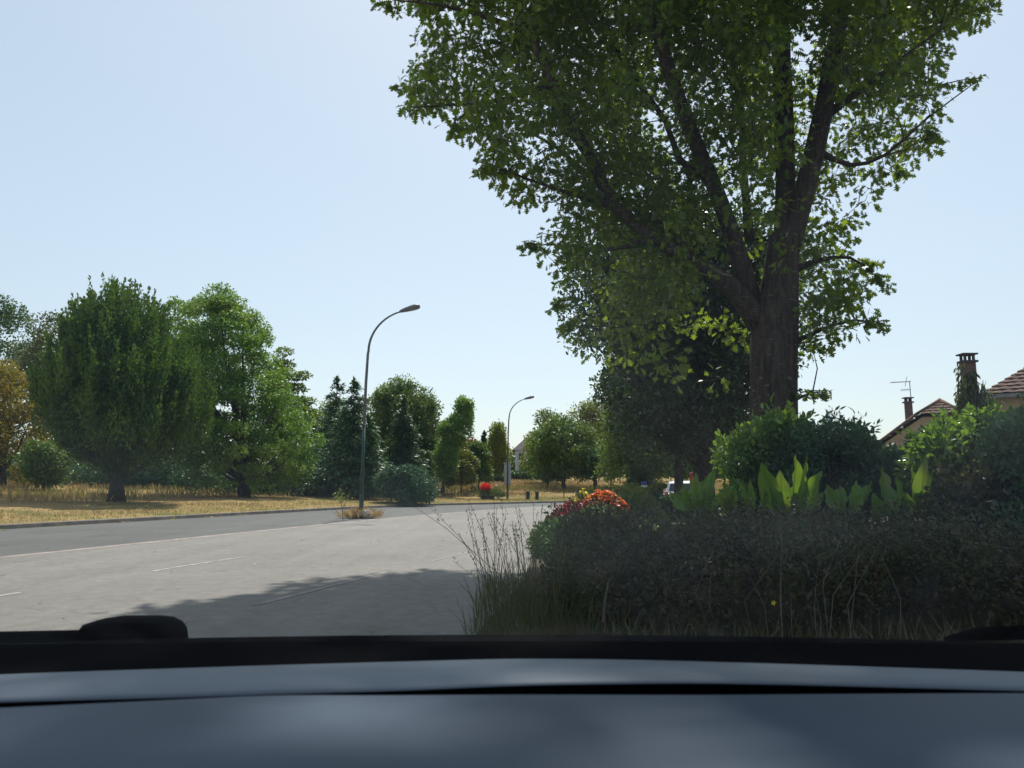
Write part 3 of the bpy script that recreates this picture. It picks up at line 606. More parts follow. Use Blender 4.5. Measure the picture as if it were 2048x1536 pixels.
def oakleaves(cen, per, ls, spread, tmpl, name):
    n = len(cen)*per; k = np.repeat(np.arange(len(cen)), per)
    off = rdirs(rg, n)*(spread*rg.random((n, 1))**.5)*np.array((1, 1, .75)); pos = cen[k]+off
    L = norm(off)*.7+rdirs(rg, n)*.6+np.array((0, 0, -.45)); N = rdirs(rg, n)*.75+np.array((0, 0, .55))
    return pos, L, N, ls*rg.uniform(.6, 1.2, n)
pos, L, N, ls = oakleaves(cnd, 16, .15, .29, T_OAK, 'a')
# a few shoots reaching out past the outline
sp = []
for x0, y0, x1, y1 in [(1880, 170, 1965, 155), (1840, 60, 2005, 5), (1740, 545, 1775, 570), (1730, 640, 1768, 650), (1600, 785, 1655, 782), (850, 180, 792, 172), (880, 215, 805, 215), (800, 20, 755, 5),
                       (910, 240, 905, 268), (990, 330, 957, 345), (1075, 490, 1052, 487), (1130, 600, 1105, 612), (1720, 520, 1750, 530), (1790, 330, 1810, 345), (1850, 260, 1880, 275), (1150, 640, 1125, 660)]:
    a, c = P(x0, y0, OY-.3), P(x1, y1, OY-.4); mb.tube([a, (a+c)/2+(0, 0, .02), c], [.012, .008, .004], 4)
    for s in np.linspace(.05, 1, 9): sp += [a*(1-s)+c*s]*4
sp = np.array(sp); m_ = len(sp)
sp = sp+rdirs(rg, m_)*.07
pos = np.vstack([pos, sp]); L = np.vstack([L, rdirs(rg, m_)*.8+np.array((0, 0, -.7))]); N = np.vstack([N, rdirs(rg, m_)]); ls = np.append(ls, .15*rg.uniform(.7, 1.15, m_))
scatter('crown', T_OAK, pos, ls, L, N, M['oak'], oak)
pos, L, N, ls = oakleaves(top, 26, .26, .62, T_DIAMOND, 'b')
o = scatter('unseen_upper_crown', T_DIAMOND, pos, ls, L, N, M['oak'], oak, 1.3)
nodes = [p for p in skp]; order = np.vstack([cnd, top[::2]])
order = order[np.argsort([((skp-c)**2).sum(1).min() for c in order])]; NA = np.zeros((len(skp)+len(order), 3)); NA[:len(skp)] = skp; nn_ = len(skp)
for c in order:                                    # every spray joins the nearest wood already grown
    dd = ((NA[:nn_]-c)**2).sum(1); j = int(np.argmin(dd+np.where(NA[:nn_, 2] > c[2], .5, 0))); a = NA[j]; ln = np.linalg.norm(c-a)
    if ln < 1.3:
        r0 = .013 if j < len(skp) else .008
        mb.tube([a, (a+c)/2+rdirs(rg, 1)[0]*.15*ln, c], [r0, r0*.8, .004], 3, cap=False)
    NA[nn_] = c; nn_ += 1
mb.build('trunk', M['bark'], oak, smooth=True)
mb = MB()
a = P(1446, 549, OY-.62); mb.tube([P(1412, 530, OY-.5), P(1430, 540, OY-.58), a, P(1462, 552, OY-.55)], [.012, .022, .026, .016], 7, wob=.2)
mb.build('dead_branch', M['twig'], oak, smooth=True)

tree('oak_tree', 'second oak with dark dense crown standing behind and left of the huge oak', 23, 1415,
     [(420, 1280, 1500), (480, 1165, 1560), (540, 1120, 1600), (600, 1105, 1600), (660, 1125, 1600), (720, 1195, 1590), (790, 1205, 1570), (830, 1225, 1540), (865, 1240, 1520), (893, 1262, 1460)],
     M['oak2'], 31, leaf=.15, n=85000, lobe=.75, nl=330, depth=.72, trunk=.30, tmpl=T_OVAL, bark='bark', basez=.04, limbs=30, shell=.6)
tree('oak_tree', 'third oak with a slim pale trunk farther along the row', 30, 1364,
     [(680, 1240, 1420), (740, 1200, 1450), (800, 1195, 1470), (850, 1215, 1480), (895, 1250, 1440)],
     M['oak2'], 32, leaf=.18, n=42000, lobe=.9, nl=150, trunk=.22, tmpl=T_OVAL, bark='bark', basez=.04, limbs=20)

# ------------------------------------------------------------ street lamps
def lamp(base, scale, label, rz=0.0):
    t = empty('street_lamp', base, label, 'street lamp', 'street lamps along the road')
    x, y, z = base; s = scale; c_, s_ = math.cos(rz), math.sin(rz)
    T = lambda a, h, b=0: (x+s*(a*c_-b*s_), y+s*(a*s_+b*c_), z+s*h)
    b = MB(); b.tube([T(0, -.1), T(0, .9)], .085*s, 12); b.box(T(0, .02), (.34*s, .34*s, .04)); b.build('pole_base', M['polegreen'], t, smooth=False)
    b = MB(); b.tube([T(0, .9), T(0.02, 3.4)], [.072*s, .062*s], 12); b.build('lower_pole', M['polegreen'], t, smooth=True)
    pts = [T(.02, 3.4), T(.05, 5.0), T(.10, 6.2)]
    for a in np.linspace(0, 1, 14):
        th = a*R(76); pts.append(T(.12+1.32*(1-math.cos(th))*1.25, 6.3+1.55*math.sin(th)))
    b = MB(); b.tube(pts, [.06*s, .055*s, .05*s]+list(np.linspace(.048, .03, 14)*s), 10); b.build('arm', M['pole'], t, smooth=True)
    e = np.array(pts[-1]); dr = norm(e-np.array(pts[-2])); 
    ux = norm(np.array((c_, s_, 0))*math.cos(R(13))+np.array((0, 0, math.sin(R(13))))); uy = np.array((-s_, c_, 0)); uz = np.cross(ux, uy)
    b = MB(); rows = []
    for f, wd, ht in ((-.06, .035, .035), (0, .05, .05), (.05, .065, .06), (.2, .10, .075), (.4, .14, .09), (.58, .15, .095), (.7, .12, .08), (.76, .06, .05), (.775, .01, .01)):
        rows.append([e+s*(ux*f+uy*wd*1.25*math.cos(q)+uz*ht*1.5*math.sin(q)*(1.0 if math.sin(q) > 0 else .55)) for q in np.linspace(0, 2*math.pi, 15)])
    b.grid(rows); b.build('lamp_head', M['lamphead'], t, smooth=True)
    b = MB(); b.ellipsoid(e+s*(ux*.48-uz*.042), (.22*s, .10*s, .045*s), rot=np.column_stack([ux, uy, uz])); b.build('lens', M['lampglass'], t, smooth=True)
    return t
g = G(722, 1036); lamp((g[0], g[1], 0), g[1]/28.3, 'taller street lamp with curved arm, its foot in a tuft of dry grass', R(-8))
g = P(1015, 1004, 59); lamp((g[0], g[1], fz(g[0], g[1])), 1.0, 'street lamp with curved arm on the verge beside the planter with red flowers', R(-4))
for (hx, hy, Y, lab) in ((1159, 858, 88, 'distant street lamp head showing before the golden tree'), (1224, 881, 112, 'most distant street lamp, its head small among the green trees')):
    p = P(hx, hy, Y); z = fz(p[0]-2, Y); lamp((p[0]-2.1, Y, p[2]-7.95), 1.0, lab) if p[2]-7.95 > z-1.2 else lamp((p[0]-2.1, Y, z-.3), (p[2]-z)/7.9, lab)

# island tuft, stone, sapling
lx, ly = G(722, 1036)[:2]
rg = np.random.default_rng(8); n = 1500
pos = np.column_stack([lx+rg.normal(0, .26, n), ly+rg.normal(0, .22, n), np.zeros(n)])
L = np.column_stack([(pos[:, 0]-lx)*1.6+rg.normal(0, .4, n), (pos[:, 1]-ly)*1.6+rg.normal(0, .4, n), np.ones(n)*1.0])
tag(scatter('dry_tuft', T_NEEDLE, pos, .42*rg.uniform(.4, 1.2, n), L, rdirs(rg, n), M['drygrass'], None, .28), 'heap of dry brown grass around the foot of the nearer street lamp', 'grass tuft')
b = MB(); b.ellipsoid((lx+.28, ly-.28, .13), (.27, .17, .19), 9, 6, rot=np.array([[.9, -.2, .35], [.2, .97, 0], [-.35, .1, .93]])); o = b.build('pale_stone', M['stone'])
tag(o, 'pale angular stone lying against the dry tuft at the lamp foot', 'stone')
sx, sy = G(686, 1040)[:2]
t = empty('sapling', (sx, sy, 0), 'thin sapling with yellowish leaves left of the nearer lamp', 'young tree')
b = MB(); b.tube([(sx, sy, 0), (sx-.04, sy, .4), (sx-.12, sy, .75)], [.015, .012, .006], 5); b.tube([(sx-.04, sy, .4), (sx+.12, sy, .7)], [.009, .004], 4); b.build('stem', M['twig'], t)
n = 130; pos = np.array((sx-.1, sy, .78))+rg.normal(size=(n, 3))*np.array((.16, .14, .12))
scatter('leaves', T_DIAMOND, pos, .09*rg.uniform(.6, 1.3, n), rdirs(rg, n), rdirs(rg, n), M['ygreen'], t)

# bollards, thin post, flower planter, fixtures in the field
for x, lab in ((1056, 'short dark green bollard by the far kerb, left one of two'), (1074, 'short dark green bollard by the far kerb, right one of two')):
    p = P(x, 1006, 57.5); z = fz(p[0], p[1]); t = empty('bollard', (p[0], p[1], z), lab, 'bollard', 'pair of bollards on the verge')
    b = MB(); b.tube([(p[0], p[1], z-.05), (p[0], p[1], z+.6)], .14, 12); b.build('post', M['bollard'], t, smooth=False)
    b = MB(); b.ellipsoid((p[0], p[1], z+.6), (.15, .15, .07), 12, 6); b.build('cap', M['bollard'], t, smooth=True)
p = P(1128, 1000, 61); z = fz(p[0], 61); b = MB(); b.tube([(p[0], 61, z-.1), (p[0]-.03, 61, z+2.3)], .035, 6)
tag(b.build('marker_post', M['bark2']), 'thin dark post standing on the verge right of the bollards', 'post')
p = P(1051, 1005, 55.5); b = MB(); b.tube([(p[0], p[1], 0.05), (p[0]-.05, p[1], 1.6), (p[0]+.02, p[1], 4.2)], [.02, .014, .004], 5)
tag(b.build('dry_stalk', M['twig']), 'tall bare stalk standing just left of the bollards', 'stalk')
p = P(975, 1003, 55.5); z = fz(p[0], p[1]); t = empty('flower_planter', (p[0], p[1], z), 'low planter with bright red flowers on the verge left of the farther lamp', 'planter')
b = MB(); b.tube([(p[0], p[1], z-.02), (p[0], p[1], z+.3)], [.42, .52], 14); b.build('tub', M['bark2'], t)
n = 1500; q = rdirs(rg, n)*rg.random((n, 1))**.4; pos = np.array((p[0]+.25, p[1], z+.38))+q*np.array((1.1, .6, .33)); pos[:, 2] = np.maximum(pos[:, 2], z+.05)
scatter('foliage', T_NEEDLE, pos, .2*rg.uniform(.6, 1.2, n), q+np.array((0, 0, .7)), rdirs(rg, n), M['olive'], t)
n = 500; q = rdirs(rg, n)*rg.random((n, 1))**.4; pos = np.array((p[0]-.12, p[1]-.1, z+.92))+q*np.array((.32, .28, .2))
scatter('flowers', T_DIAMOND, pos, .14, q, q+rdirs(rg, n)*.4, M['redf'], t)
p = P(1015, 950, 84); z = fz(p[0], 84); t = empty('utility_pillar', (p[0], 84, z), 'pale grey tall slab-like pillar behind the farther lamp pole', 'pillar')
b = MB(); b.box((p[0], 84, z+1.25), (.75, .5, 2.6)); b.build('shaft', M['paleblue'], t, bevel=.03)
b = MB(); b.box((p[0], 84, z+2.6), (.85, .6, .1)); b.build('cap', M['stone'], t, bevel=.02)
p = P(992, 965, 72); b = MB(); b.ellipsoid((p[0], 72, fz(p[0], 72)+.25), (.16, .1, .16), 8, 6); tag(b.build('white_bag', M['white']), 'small white bag lying in the dry grass beside the orchard trees', 'bag')
b = MB()
for i, (x, y) in enumerate([(715, 999), (735, 1003), (750, 1009), (768, 1012)]): pass
# low dark hedges far off
def box_hedge(name, lab, c, d, mat, n, leaf, cat='hedge', group=None, rz=0, basez=None, core=True, rnd=.12, shear=0):
    rgh = np.random.default_rng(int(abs(c[0]*31+c[1]*7))+1)
    t = empty(name, (c[0], c[1], c[2]), lab, cat, group); dx, dy, dz = d
    A = [dx*dz, dx*dz, dy*dz, dy*dz, dx*dy]; f = rgh.choice(5, n, p=np.array(A)/sum(A)); u, v = rgh.uniform(-.5, .5, n), rgh.uniform(0, 1, n); u2 = rgh.uniform(-.5, .5, n)
    p = np.zeros((n, 3)); q = np.zeros((n, 3))
    for k, (fx, fy) in enumerate(((0, -1), (0, 1), (-1, 0), (1, 0))):
        m = f == k
        p[m, 0] = (u[m] if fy else .5*fx)*dx; p[m, 1] = (u[m] if fx else .5*fy)*dy; p[m, 2] = v[m]*dz; q[m] = (fx, fy, .2)
    m = f == 4; p[m, 0] = u[m]*dx; p[m, 1] = u2[m]*dy; p[m, 2] = dz; q[m] = (0, 0, 1)
    bump_ = np.array([noise.noise(Vector((a*1.1+c[0], b_*1.1, h*1.6))) for a, b_, h in p])
    p += q*(bump_[:, None]*rnd*2 + rgh.normal(size=(n, 1))*rnd*.45) + rgh.normal(size=(n, 3))*leaf*.4
    p[:, 2] = np.maximum(p[:, 2], .02)
    p[:, 0] += shear*p[:, 1]*(.5-p[:, 0]/dx)
    cr, sr = math.cos(rz), math.sin(rz); p = np.column_stack([p[:, 0]*cr-p[:, 1]*sr, p[:, 0]*sr+p[:, 1]*cr, p[:, 2]])+np.array(c)
    scatter('foliage', T_OVAL if leaf < .1 else T_DIAMOND, p, leaf*rgh.uniform(.5, 1.4, n), rdirs(rgh, n)+np.array((0, 0, .3)), q+rdirs(rgh, n)*.8, mat, t)
    if core:
        k_ = rnd*1.3; b = MB(); b.box((c[0], c[1], c[2]+(dz-k_)/2), (dx-2*k_-abs(shear)*dy*.5, dy-2*k_, dz-k_), rz); b.build('twig_core', M['bark2'], t)
    return t
p = P(1036, 945, 110); box_hedge('clipped_hedge', 'low dark clipped hedge far away below the grey house', (p[0]+.3, 110, fz(p[0], 110)), (3.2, 1, 1.1), M['dark'], 1500, .3)
p = P(990, 955, 92); box_hedge('clipped_hedge', 'small dark hedge at the foot of the pale upright tree', (p[0], 92, fz(p[0], 92)), (3.0, 1, .8), M['dark'], 1500, .25)
# grey house far off
p = P(1046, 945, 150); z = fz(p[0], 150); hx = p[0]+2.6
t = empty('grey_house', (hx, 150, z), 'pale grey-blue house with dark roof far beyond the field', 'house')
b = MB(); b.box((hx, 150, z+2.4), (8.4, 8, 4.8)); b.build('wall', M['paleblue'], t)
b = MB(); b.add([(hx-4.7, 145.6, z+4.7), (hx+4.7, 145.6, z+4.7), (hx+4.7, 154.4, z+4.7), (hx-4.7, 154.4, z+4.7), (hx-2, 150, z+7.4), (hx+2, 150, z+7.4)], [(0, 1, 5, 4), (1, 2, 5), (2, 3, 4, 5), (3, 0, 4), (3, 2, 1, 0)]); b.build('roof', M['darktile'], t)
for dx in (-3.0, -1.2, 1.2):
    for dz in (1.2, 3.4):
        b = MB(); b.box((hx+dx, 145.97, z+dz), (.9, .06, 1.2)); b.build('window', M['darkglass'], t)

# ------------------------------------------------------------ houses on the right
def tiled_slope(b, p00, p10, p11, p01, nrow, ncol):
    """roof plane with stepped, waved tile rows; p00-p10 eave, p01-p11 ridge"""
    p00, p10, p11, p01 = map(lambda a: np.array(a, float), (p00, p10, p11, p01))
    nr = norm(np.cross(p10-p00, (p01-p00) if np.linalg.norm(p01-p00) > .1 else (p11-p00)))
    if nr[2] < 0: nr = -nr
    rows = []
    for i in range(nrow):
        for f, hgt in ((i/nrow, .05), ((i+.98)/nrow, .0)):
            a, c = p00*(1-f)+p01*f, p10*(1-f)+p11*f
            rows.append([a*(1-j/ncol)+c*(j/ncol)+nr*(hgt+.03*abs(math.sin(j*math.pi/2))+.008*math.sin(i*3.3+j*1.7)) for j in range(ncol+1)])
    b.grid(rows)
HY = 40.0
pk = P(1877, 797, HY); cxh, rz_ = pk[0], pk[2]; hl = P(1840, 828, HY); hr = P(1914, 828, HY)
sl = (hl[2]-P(1765, 878, HY)[2])/(hl[0]-P(1765, 878, HY)[0])
W = 4.8; ez = hl[2]-sl*(hl[0]-(cxh-W))
t = empty('beige_house', (cxh, HY, 0), 'beige rendered house with clipped tiled gable behind the shrubs', 'house')
t_house = t; wz = hl[2]-.12; xl, xr = hl[0]+.1, 2*cxh-hl[0]-.1
b = MB(); g_ = [(cxh-W+.3, -.1), (cxh+W-.3, -.1), (cxh+W-.3, ez+.1), (xr, wz), (xl, wz), (cxh-W+.3, ez+.1)]
b.add([(x, HY, z) for x, z in g_]+[(x, HY+11, z) for x, z in g_], [tuple(range(6)), tuple(range(11, 5, -1))]+[(i, i+6, (i+1) % 6+6, (i+1) % 6) for i in range(6)])
b.build('wall', M['render'], t)
b = MB(); rb = (cxh, HY+1.0, rz_); rbk = (cxh, HY+11.3, rz_)
y0 = HY-.35
tiled_slope(b, (cxh-W-.1, y0, ez-.05), (cxh-W-.1, HY+11.3, ez-.05), rbk, rb, 14, 40)
tiled_slope(b, (cxh+W+.1, HY+11.3, ez-.05), (cxh+W+.1, y0, ez-.05), rb, rbk, 14, 40)
b.build('roof', M['tile'], t)
b = MB(); tiled_slope(b, (xl-.25, y0, hl[2]), (xr+.25, y0, hl[2]), rb, rb, 5, 14)
b.add([(xl-.2, y0, hl[2]-.03), (cxh-W-.1, y0, ez-.06), (cxh-W-.1, y0, ez+.1), (xl-.2, y0, hl[2]+.12)], [(0, 1, 2, 3)])
b.build('half_hip', M['tile'], t)
b = MB()
for sgn in (-1, 1):
    a = np.array((cxh+sgn*(W+.1), y0-.02, ez)); c = np.array((cxh+sgn*(xr+.25-cxh), y0-.02, hl[2]+.04)); b.tube([a, c], .09, 7); b.tube([c, np.array(rb)+(0, 0, .03)], .09, 7)
b.tube([np.array(rb)+(0, 0, .03), np.array(rbk)+(0, 0, .03)], .10, 7); b.build('ridge_tiles', M['tile'], t, smooth=True)
def chimney(par, c, wdt, dep, z0, z1, mat):
    b = MB(); b.box((c[0], c[1], (z0+z1)/2), (wdt, dep, z1-z0)); st = b.build('chimney', mat, par)
    b = MB(); b.box((c[0], c[1], z1+.04), (wdt+.14, dep+.14, .08)); h = .32*wdt/.75+.04
    for sx_ in (-1, 1):
        for sy_ in (-1, 1): b.box((c[0]+sx_*(wdt/2-.05), c[1]+sy_*(dep/2-.05), z1+.08+h/2), (.08, .08, h))
    b.box((c[0], c[1], z1+.11+h), (wdt+.16, dep+.16, .06))
    me = b.build('chimney_cap', M['darktile'])
    me.parent = st; off = np.array(par.location); a = np.empty(len(me.data.vertices)*3); me.data.vertices.foreach_get('co', a); me.data.vertices.foreach_set('co', (a.reshape(-1, 3)-off).ravel()); return st
a, c = P(1809, 838, HY+3), P(1826, 806, HY+3); chimney(t, ((a[0]+c[0])/2, HY+3), .34, .26, a[2]-.8, c[2], M['brick'])
m0, m1 = P(1823, 808, HY+3.2), P(1819, 762, HY+3.2)
an = empty('tv_antenna', m0, 'thin television aerial on a mast above the beige house chimney', 'antenna')
b = MB(); b.tube([m0-(0, 0, .8), m1], .025, 6); b.build('mast', M['metal'], an)
b = MB(); a, c = P(1781, 765, HY+3.2), P(1821, 763, HY+3.2); b.tube([a, c], .018, 5)
for s in np.linspace(.05, .9, 8): q = a*(1-s)+c*s; b.tube([q-(0, .28, 0), q+(0, .28, 0)], .010, 4)
q = P(1813, 763, HY+3.2); b.tube([q-(.1, 0, .28), q+(.05, 0, .3)], .015, 4); b.build('upper_array', M['metal'], an)
b = MB(); a, c = P(1802, 780, HY+3.2), P(1822, 779, HY+3.2); b.tube([a, c], .016, 5)
for s in (.1, .4, .7): q = a*(1-s)+c*s; b.tube([q-(0, .2, 0), q+(0, .2, 0)], .010, 4); b.tube([q-(.0, 0, .1), q+(0, 0, .1)], .009, 4)
b.build('lower_array', M['metal'], an)

def turn(par, ang, sx, skip=('chimney',)):         # turn a house's meshes about its base point
    for ch in par.children:
        if ch.name.split('.')[0] in skip: continue
        v = np.empty(len(ch.data.vertices)*3); ch.data.vertices.foreach_get('co', v); v = v.reshape(-1, 3); x = v[:, 0]*sx; y = v[:, 1].copy()
        v[:, 0] = x*math.cos(ang)-y*math.sin(ang); v[:, 1] = x*math.sin(ang)+y*math.cos(ang); ch.data.vertices.foreach_set('co', v.ravel()); ch.data.update()
turn(t_house, -R(33), .87)
HY2 = 30.0
e0 = P(1966, 790, HY2); ez2 = e0[2]; x0 = e0[0]-.15
t2 = empty('tiled_house', (x0, HY2, 0), 'brown tiled house roof at the right edge with a tall brick chimney', 'house')
b = MB(); b.box((x0+6.2, HY2+5.2, ez2/2), (11.2, 9.6, ez2+.1)); b.build('wall', M['render'], t2)
b = MB(); A_, B_, C_, D_ = (x0, HY2, ez2), (x0+12.4, HY2, ez2), (x0+12.4, HY2+10.4, ez2), (x0, HY2+10.4, ez2)
slp = (P(2048, 730, HY2+4.4)[2]-ez2)/(P(2048, 730, HY2+4.4)[0]-x0-.2); rh = (P(2048, 728, HY2+.7)[2]-ez2)/.41
E_, F_ = (x0+5.2, HY2+5.2, ez2+rh), (x0+7.2, HY2+5.2, ez2+rh)
tiled_slope(b, A_, B_, F_, E_, 20, 60); tiled_slope(b, B_, C_, F_, F_, 20, 50); tiled_slope(b, C_, D_, E_, F_, 20, 60); tiled_slope(b, D_, A_, E_, E_, 20, 50)
b.build('roof', M['tile'], t2)
b = MB(); b.box((x0+6.2, HY2+.0, ez2-.08), (12.4, .1, .14)); b.build('gutter', M['metal'], t2)
a, c = P(1925, 880, HY2-.5), P(1958, 724, HY2-.5)
ch2 = chimney(t2, ((a[0]+c[0])/2+.12, HY2-.3), .44, .36, 0, c[2], M['brick'])
turn(t2, -R(34), .88)
# climber over the chimney
cl = empty('climbing_plant', ((a[0]+c[0])/2, HY2-1.0, 0), 'straggling climber hanging over the tall brick chimney', 'climber')
rg = np.random.default_rng(14); b = MB(); pp = []; LLc = []
for k in range(60):
    x_, y_ = rg.uniform(1915, 1985), rg.uniform(770, 850); q0 = P(x_, y_, HY2-.75-rg.random()*.3)
    ln = rg.uniform(.5, 1.5); q1 = q0+np.array((rg.normal(0, .15), 0, -ln)); b.tube([q0, (q0+q1)/2+(rg.normal(0, .06), 0, 0), q1], [.02, .02, .008], 4)
    for s in rg.random(26): pp.append(q0*(1-s)+q1*s+rg.normal(size=3)*.09); LLc.append((rg.normal(0, .3), rg.normal(0, .3), -1))
for x_, y0_, y1_ in ((1919, 722, 790), (1966, 760, 810), (1922, 760, 830)):
    q0, q1 = P(x_, y0_, HY2-.65), P(x_-3, y1_, HY2-.65); b.tube([q0, q1], [.012, .02], 4)
    for s in rg.random(40): pp.append(q0*(1-s)+q1*s+rg.normal(size=3)*.07); LLc.append((rg.normal(-.3, .3), 0, -1))
q0, q1 = P(1940, 745, HY2-.66), P(1945, 960, HY2-.9); b.tube([q1, (q0+q1)/2, q0], [.22, .15, .03], 8, wob=.2)
for s in rg.random(1500): pp.append(q0*(1-s)+q1*s+rg.normal(size=3)*np.array((.10+.13*s, .1, .1))); LLc.append((rg.normal(0, .4), rg.normal(0, .3), -.8))
b.build('stems', M['bark2'], cl); pp = np.array(pp)
scatter('leaves', T_NEEDLE, pp, .26*rg.uniform(.6, 1.3, len(pp)), np.array(LLc), rdirs(rg, len(pp)), M['olive'], cl, 1.2)

# ------------------------------------------------------------ foreground planting
# the near hedge: leafy shell around twiggy cores
def rough_hedge():
    rh_ = np.random.default_rng(91); t = empty('overgrown_hedge', (5.6, 7.6, .02), 'long waist-high overgrown dark hedge across the right foreground in front of the car', 'hedge')
    LB = []
    for _ in range(420):
        y = rh_.uniform(5.75, 9.3); x = rh_.uniform(.95+.35*(y-5.7), 10.2)
        tp = .80+.13*noise.noise(Vector((x*.9, y*.9, 3)))+.05*rh_.normal() - .10*max(0, 6.3-y)/.6*abs(rh_.normal()) - .2*max(0, (1.5+.35*(y-5.7))-x)
        LB.append((x, y+.12*noise.noise(Vector((x*2, 0, 0))), tp, rh_.uniform(.16, .32)))
    LB = np.array(LB); n = 190000; k = rh_.integers(0, len(LB), n); d = rdirs(rh_, n)
    f = rh_.random(n)                                # column of foliage under every lobe
    p = LB[k, :3].copy(); r_ = LB[k, 3]; low = f < .55
    p[:, 2] = np.where(low, rh_.uniform(.05, 1, n)**.8*LB[k, 2], LB[k, 2]-r_)
    p += d*(r_*(.75+.3*rh_.random(n)))[:, None]*np.where(low, 1.05, 1.0)[:, None]
    p += rh_.normal(size=(n, 3))*.02; ok = p[:, 2] > .03; p, d = p[ok], d[ok]; n = len(p)
    vis = (p[:, 1] < 6.6) | (p[:, 2] > .55) | (rh_.random(n) < .25); p, d = p[vis], d[vis]; n = len(p)
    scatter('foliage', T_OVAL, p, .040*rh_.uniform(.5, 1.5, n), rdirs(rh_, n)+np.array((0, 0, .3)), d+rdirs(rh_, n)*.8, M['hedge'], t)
    b = MB(); P_, L_ = [], []
    for _ in range(420):                             # loose shoots above the top and in front
        x, y, tp, r_ = LB[rh_.integers(len(LB))]; fr_ = rh_.random() < .3
        a = np.array((x, y if not fr_ else y-.1, tp-.15 if not fr_ else rh_.uniform(.2, .6))); c = a+np.array((rh_.normal(0, .09), rh_.normal(-.03, .06), rh_.uniform(.10, .30)))
        b.tube([a, (a+c)/2+rdirs(rh_, 1)[0]*.012, c], [.004, .003, .0015], 3, cap=False)
        for q in rh_.random(12): P_.append(a*(1-q)+c*q+rh_.normal(size=3)*.012); L_.append(c-a+rh_.normal(size=3)*.12)
    tag(b.build('shoots', M['twig'], t), kind='stuff'); P_ = np.array(P_); tag(scatter('shoot_leaves', T_OVAL, P_, .032*rh_.uniform(.5, 1.5, len(P_)), np.array(L_), rdirs(rh_, len(P_)), M['hedge'], t), kind='stuff')
    b = MB(); b.add([(1.7, 6.1, .02), (10, 6.1, .02), (10, 9.1, .02), (2.8, 9.1, .02), (1.8, 6.25, .50), (10, 6.25, .55), (10, 9.0, .55), (2.9, 9.0, .50)], [(0, 1, 5, 4), (1, 2, 6, 5), (2, 3, 7, 6), (3, 0, 4, 7), (4, 5, 6, 7)]); b.build('twig_core', M['bark2'], t)
rough_hedge()
def lobe_shrub(name, lab, lobes, mat, n, leaf, cat='shrub', tmpl=T_OVAL, stems=True, base=(0, 0), up=.3, group=None, seed=1, wid=1.0):
    rgs = np.random.default_rng(seed); lobes = np.array(lobes, float)    # x,y,z,r
    t = empty(name, (base[0], base[1], .05), lab, cat, group)
    k = rgs.choice(len(lobes), n, p=lobes[:, 3]**2/np.sum(lobes[:, 3]**2)); d = rdirs(rgs, n)
    p = lobes[k, :3]+d*(lobes[k, 3]*(.35+.7*rgs.random(n)**.5))[:, None]; p[:, 2] = np.maximum(p[:, 2], .06)
    Ld = d*.5+rdirs(rgs, n)*.7+np.array((0, 0, up)); sb = MB(); SP, SL = [], []; topq = lobes[np.argsort(-lobes[:, 2])[:max(6, len(lobes)*2//3)]]
    for _ in range(90 if stems else 0):              # shoots breaking the outline
        q = topq[rgs.integers(len(topq))]; dd = norm(rdirs(rgs, 1)[0]*.8+np.array((0, -.1, 1.0))); a = q[:3]+dd*q[3]*.6; c = a+dd*q[3]*rgs.uniform(.6, 1.5)+rdirs(rgs, 1)[0]*.05
        sb.tube([a, (a+c)/2+rdirs(rgs, 1)[0]*.02, c], [.005, .004, .002], 3, cap=False)
        for f_ in rgs.random(11)**.8: SP.append(a*(1-f_)+c*f_+rgs.normal(size=3)*.018); SL.append(dd+rgs.normal(size=3)*.55)
    if SP: p = np.vstack([p, SP]); Ld = np.vstack([Ld, SL]); d = np.vstack([d, norm(np.array(SL))]); n = len(p)
    scatter('foliage', tmpl, p, leaf*rgs.uniform(.5, 1.3, n), Ld, d*.5+rdirs(rgs, n)*.6+np.array((0, 0, .3)), mat, t, wid)
    if stems:
        b = MB()
        for q in lobes: b.tube([(base[0]+rgs.normal(0, .08), base[1]+rgs.normal(0, .08), .03), ((base[0]+q[0])/2, (base[1]+q[1])/2, q[2]*.45), q[:3]], [.03, .02, .008], 5, cap=False)
        b.v, b.f, b.m = b.v+sb.v, b.f+[[i_+len(b.v) for i_ in f_] for f_ in sb.f], b.m+sb.m
        b.build('stems', M['bark2'], t)
    return t
def px_lobes(Y, rects, rgs):                        # rects: (x,y,rpx,dY)
    out = []
    for x, y, r, dY in rects: q = P(x, y, Y+dY); out.append((*q, r*(Y+dY)/F))
    return out
R1 = np.random.default_rng(77)
def fill(Y, xs, ytop, ybot, rpx, k, dy=.6):
    out = []
    for _ in range(k):
        x = R1.uniform(xs[0]+rpx*.6, xs[1]-rpx*.6); yt = np.interp(x, [q[0] for q in ytop], [q[1] for q in ytop])+rpx*.8
        out.append((x, R1.uniform(yt, max(ybot, yt+5)) if R1.random() > .35 else yt, rpx*R1.uniform(.7, 1.2), R1.uniform(-dy, dy)))
    return out
bx = P(1500, 960, 10.4)
lobe_shrub('leafy_shrub', 'sunlit yellow-green leafy shrub hiding the foot of the huge oak', px_lobes(10.4, fill(10.4, (1440, 1610), [(1440, 900), (1500, 868), (1560, 845), (1610, 850)], 1010, 34, 46), R1), M['shrub'], 15000, .095, base=(bx[0], 10.4), seed=2)
bx = P(1670, 960, 10.0)
lobe_shrub('leafy_shrub', 'dark blue-green shrub with star-like shoots between oak trunk and beige house', px_lobes(10.0, fill(10.0, (1560, 1790), [(1560, 868), (1640, 858), (1680, 848), (1720, 868), (1760, 905), (1790, 935)], 1010, 32, 60), R1), M['blueshrub'], 20000, .085, base=(bx[0], 10), seed=3, tmpl=T_NEEDLE, wid=1.5)
bx = P(1930, 960, 9.2)
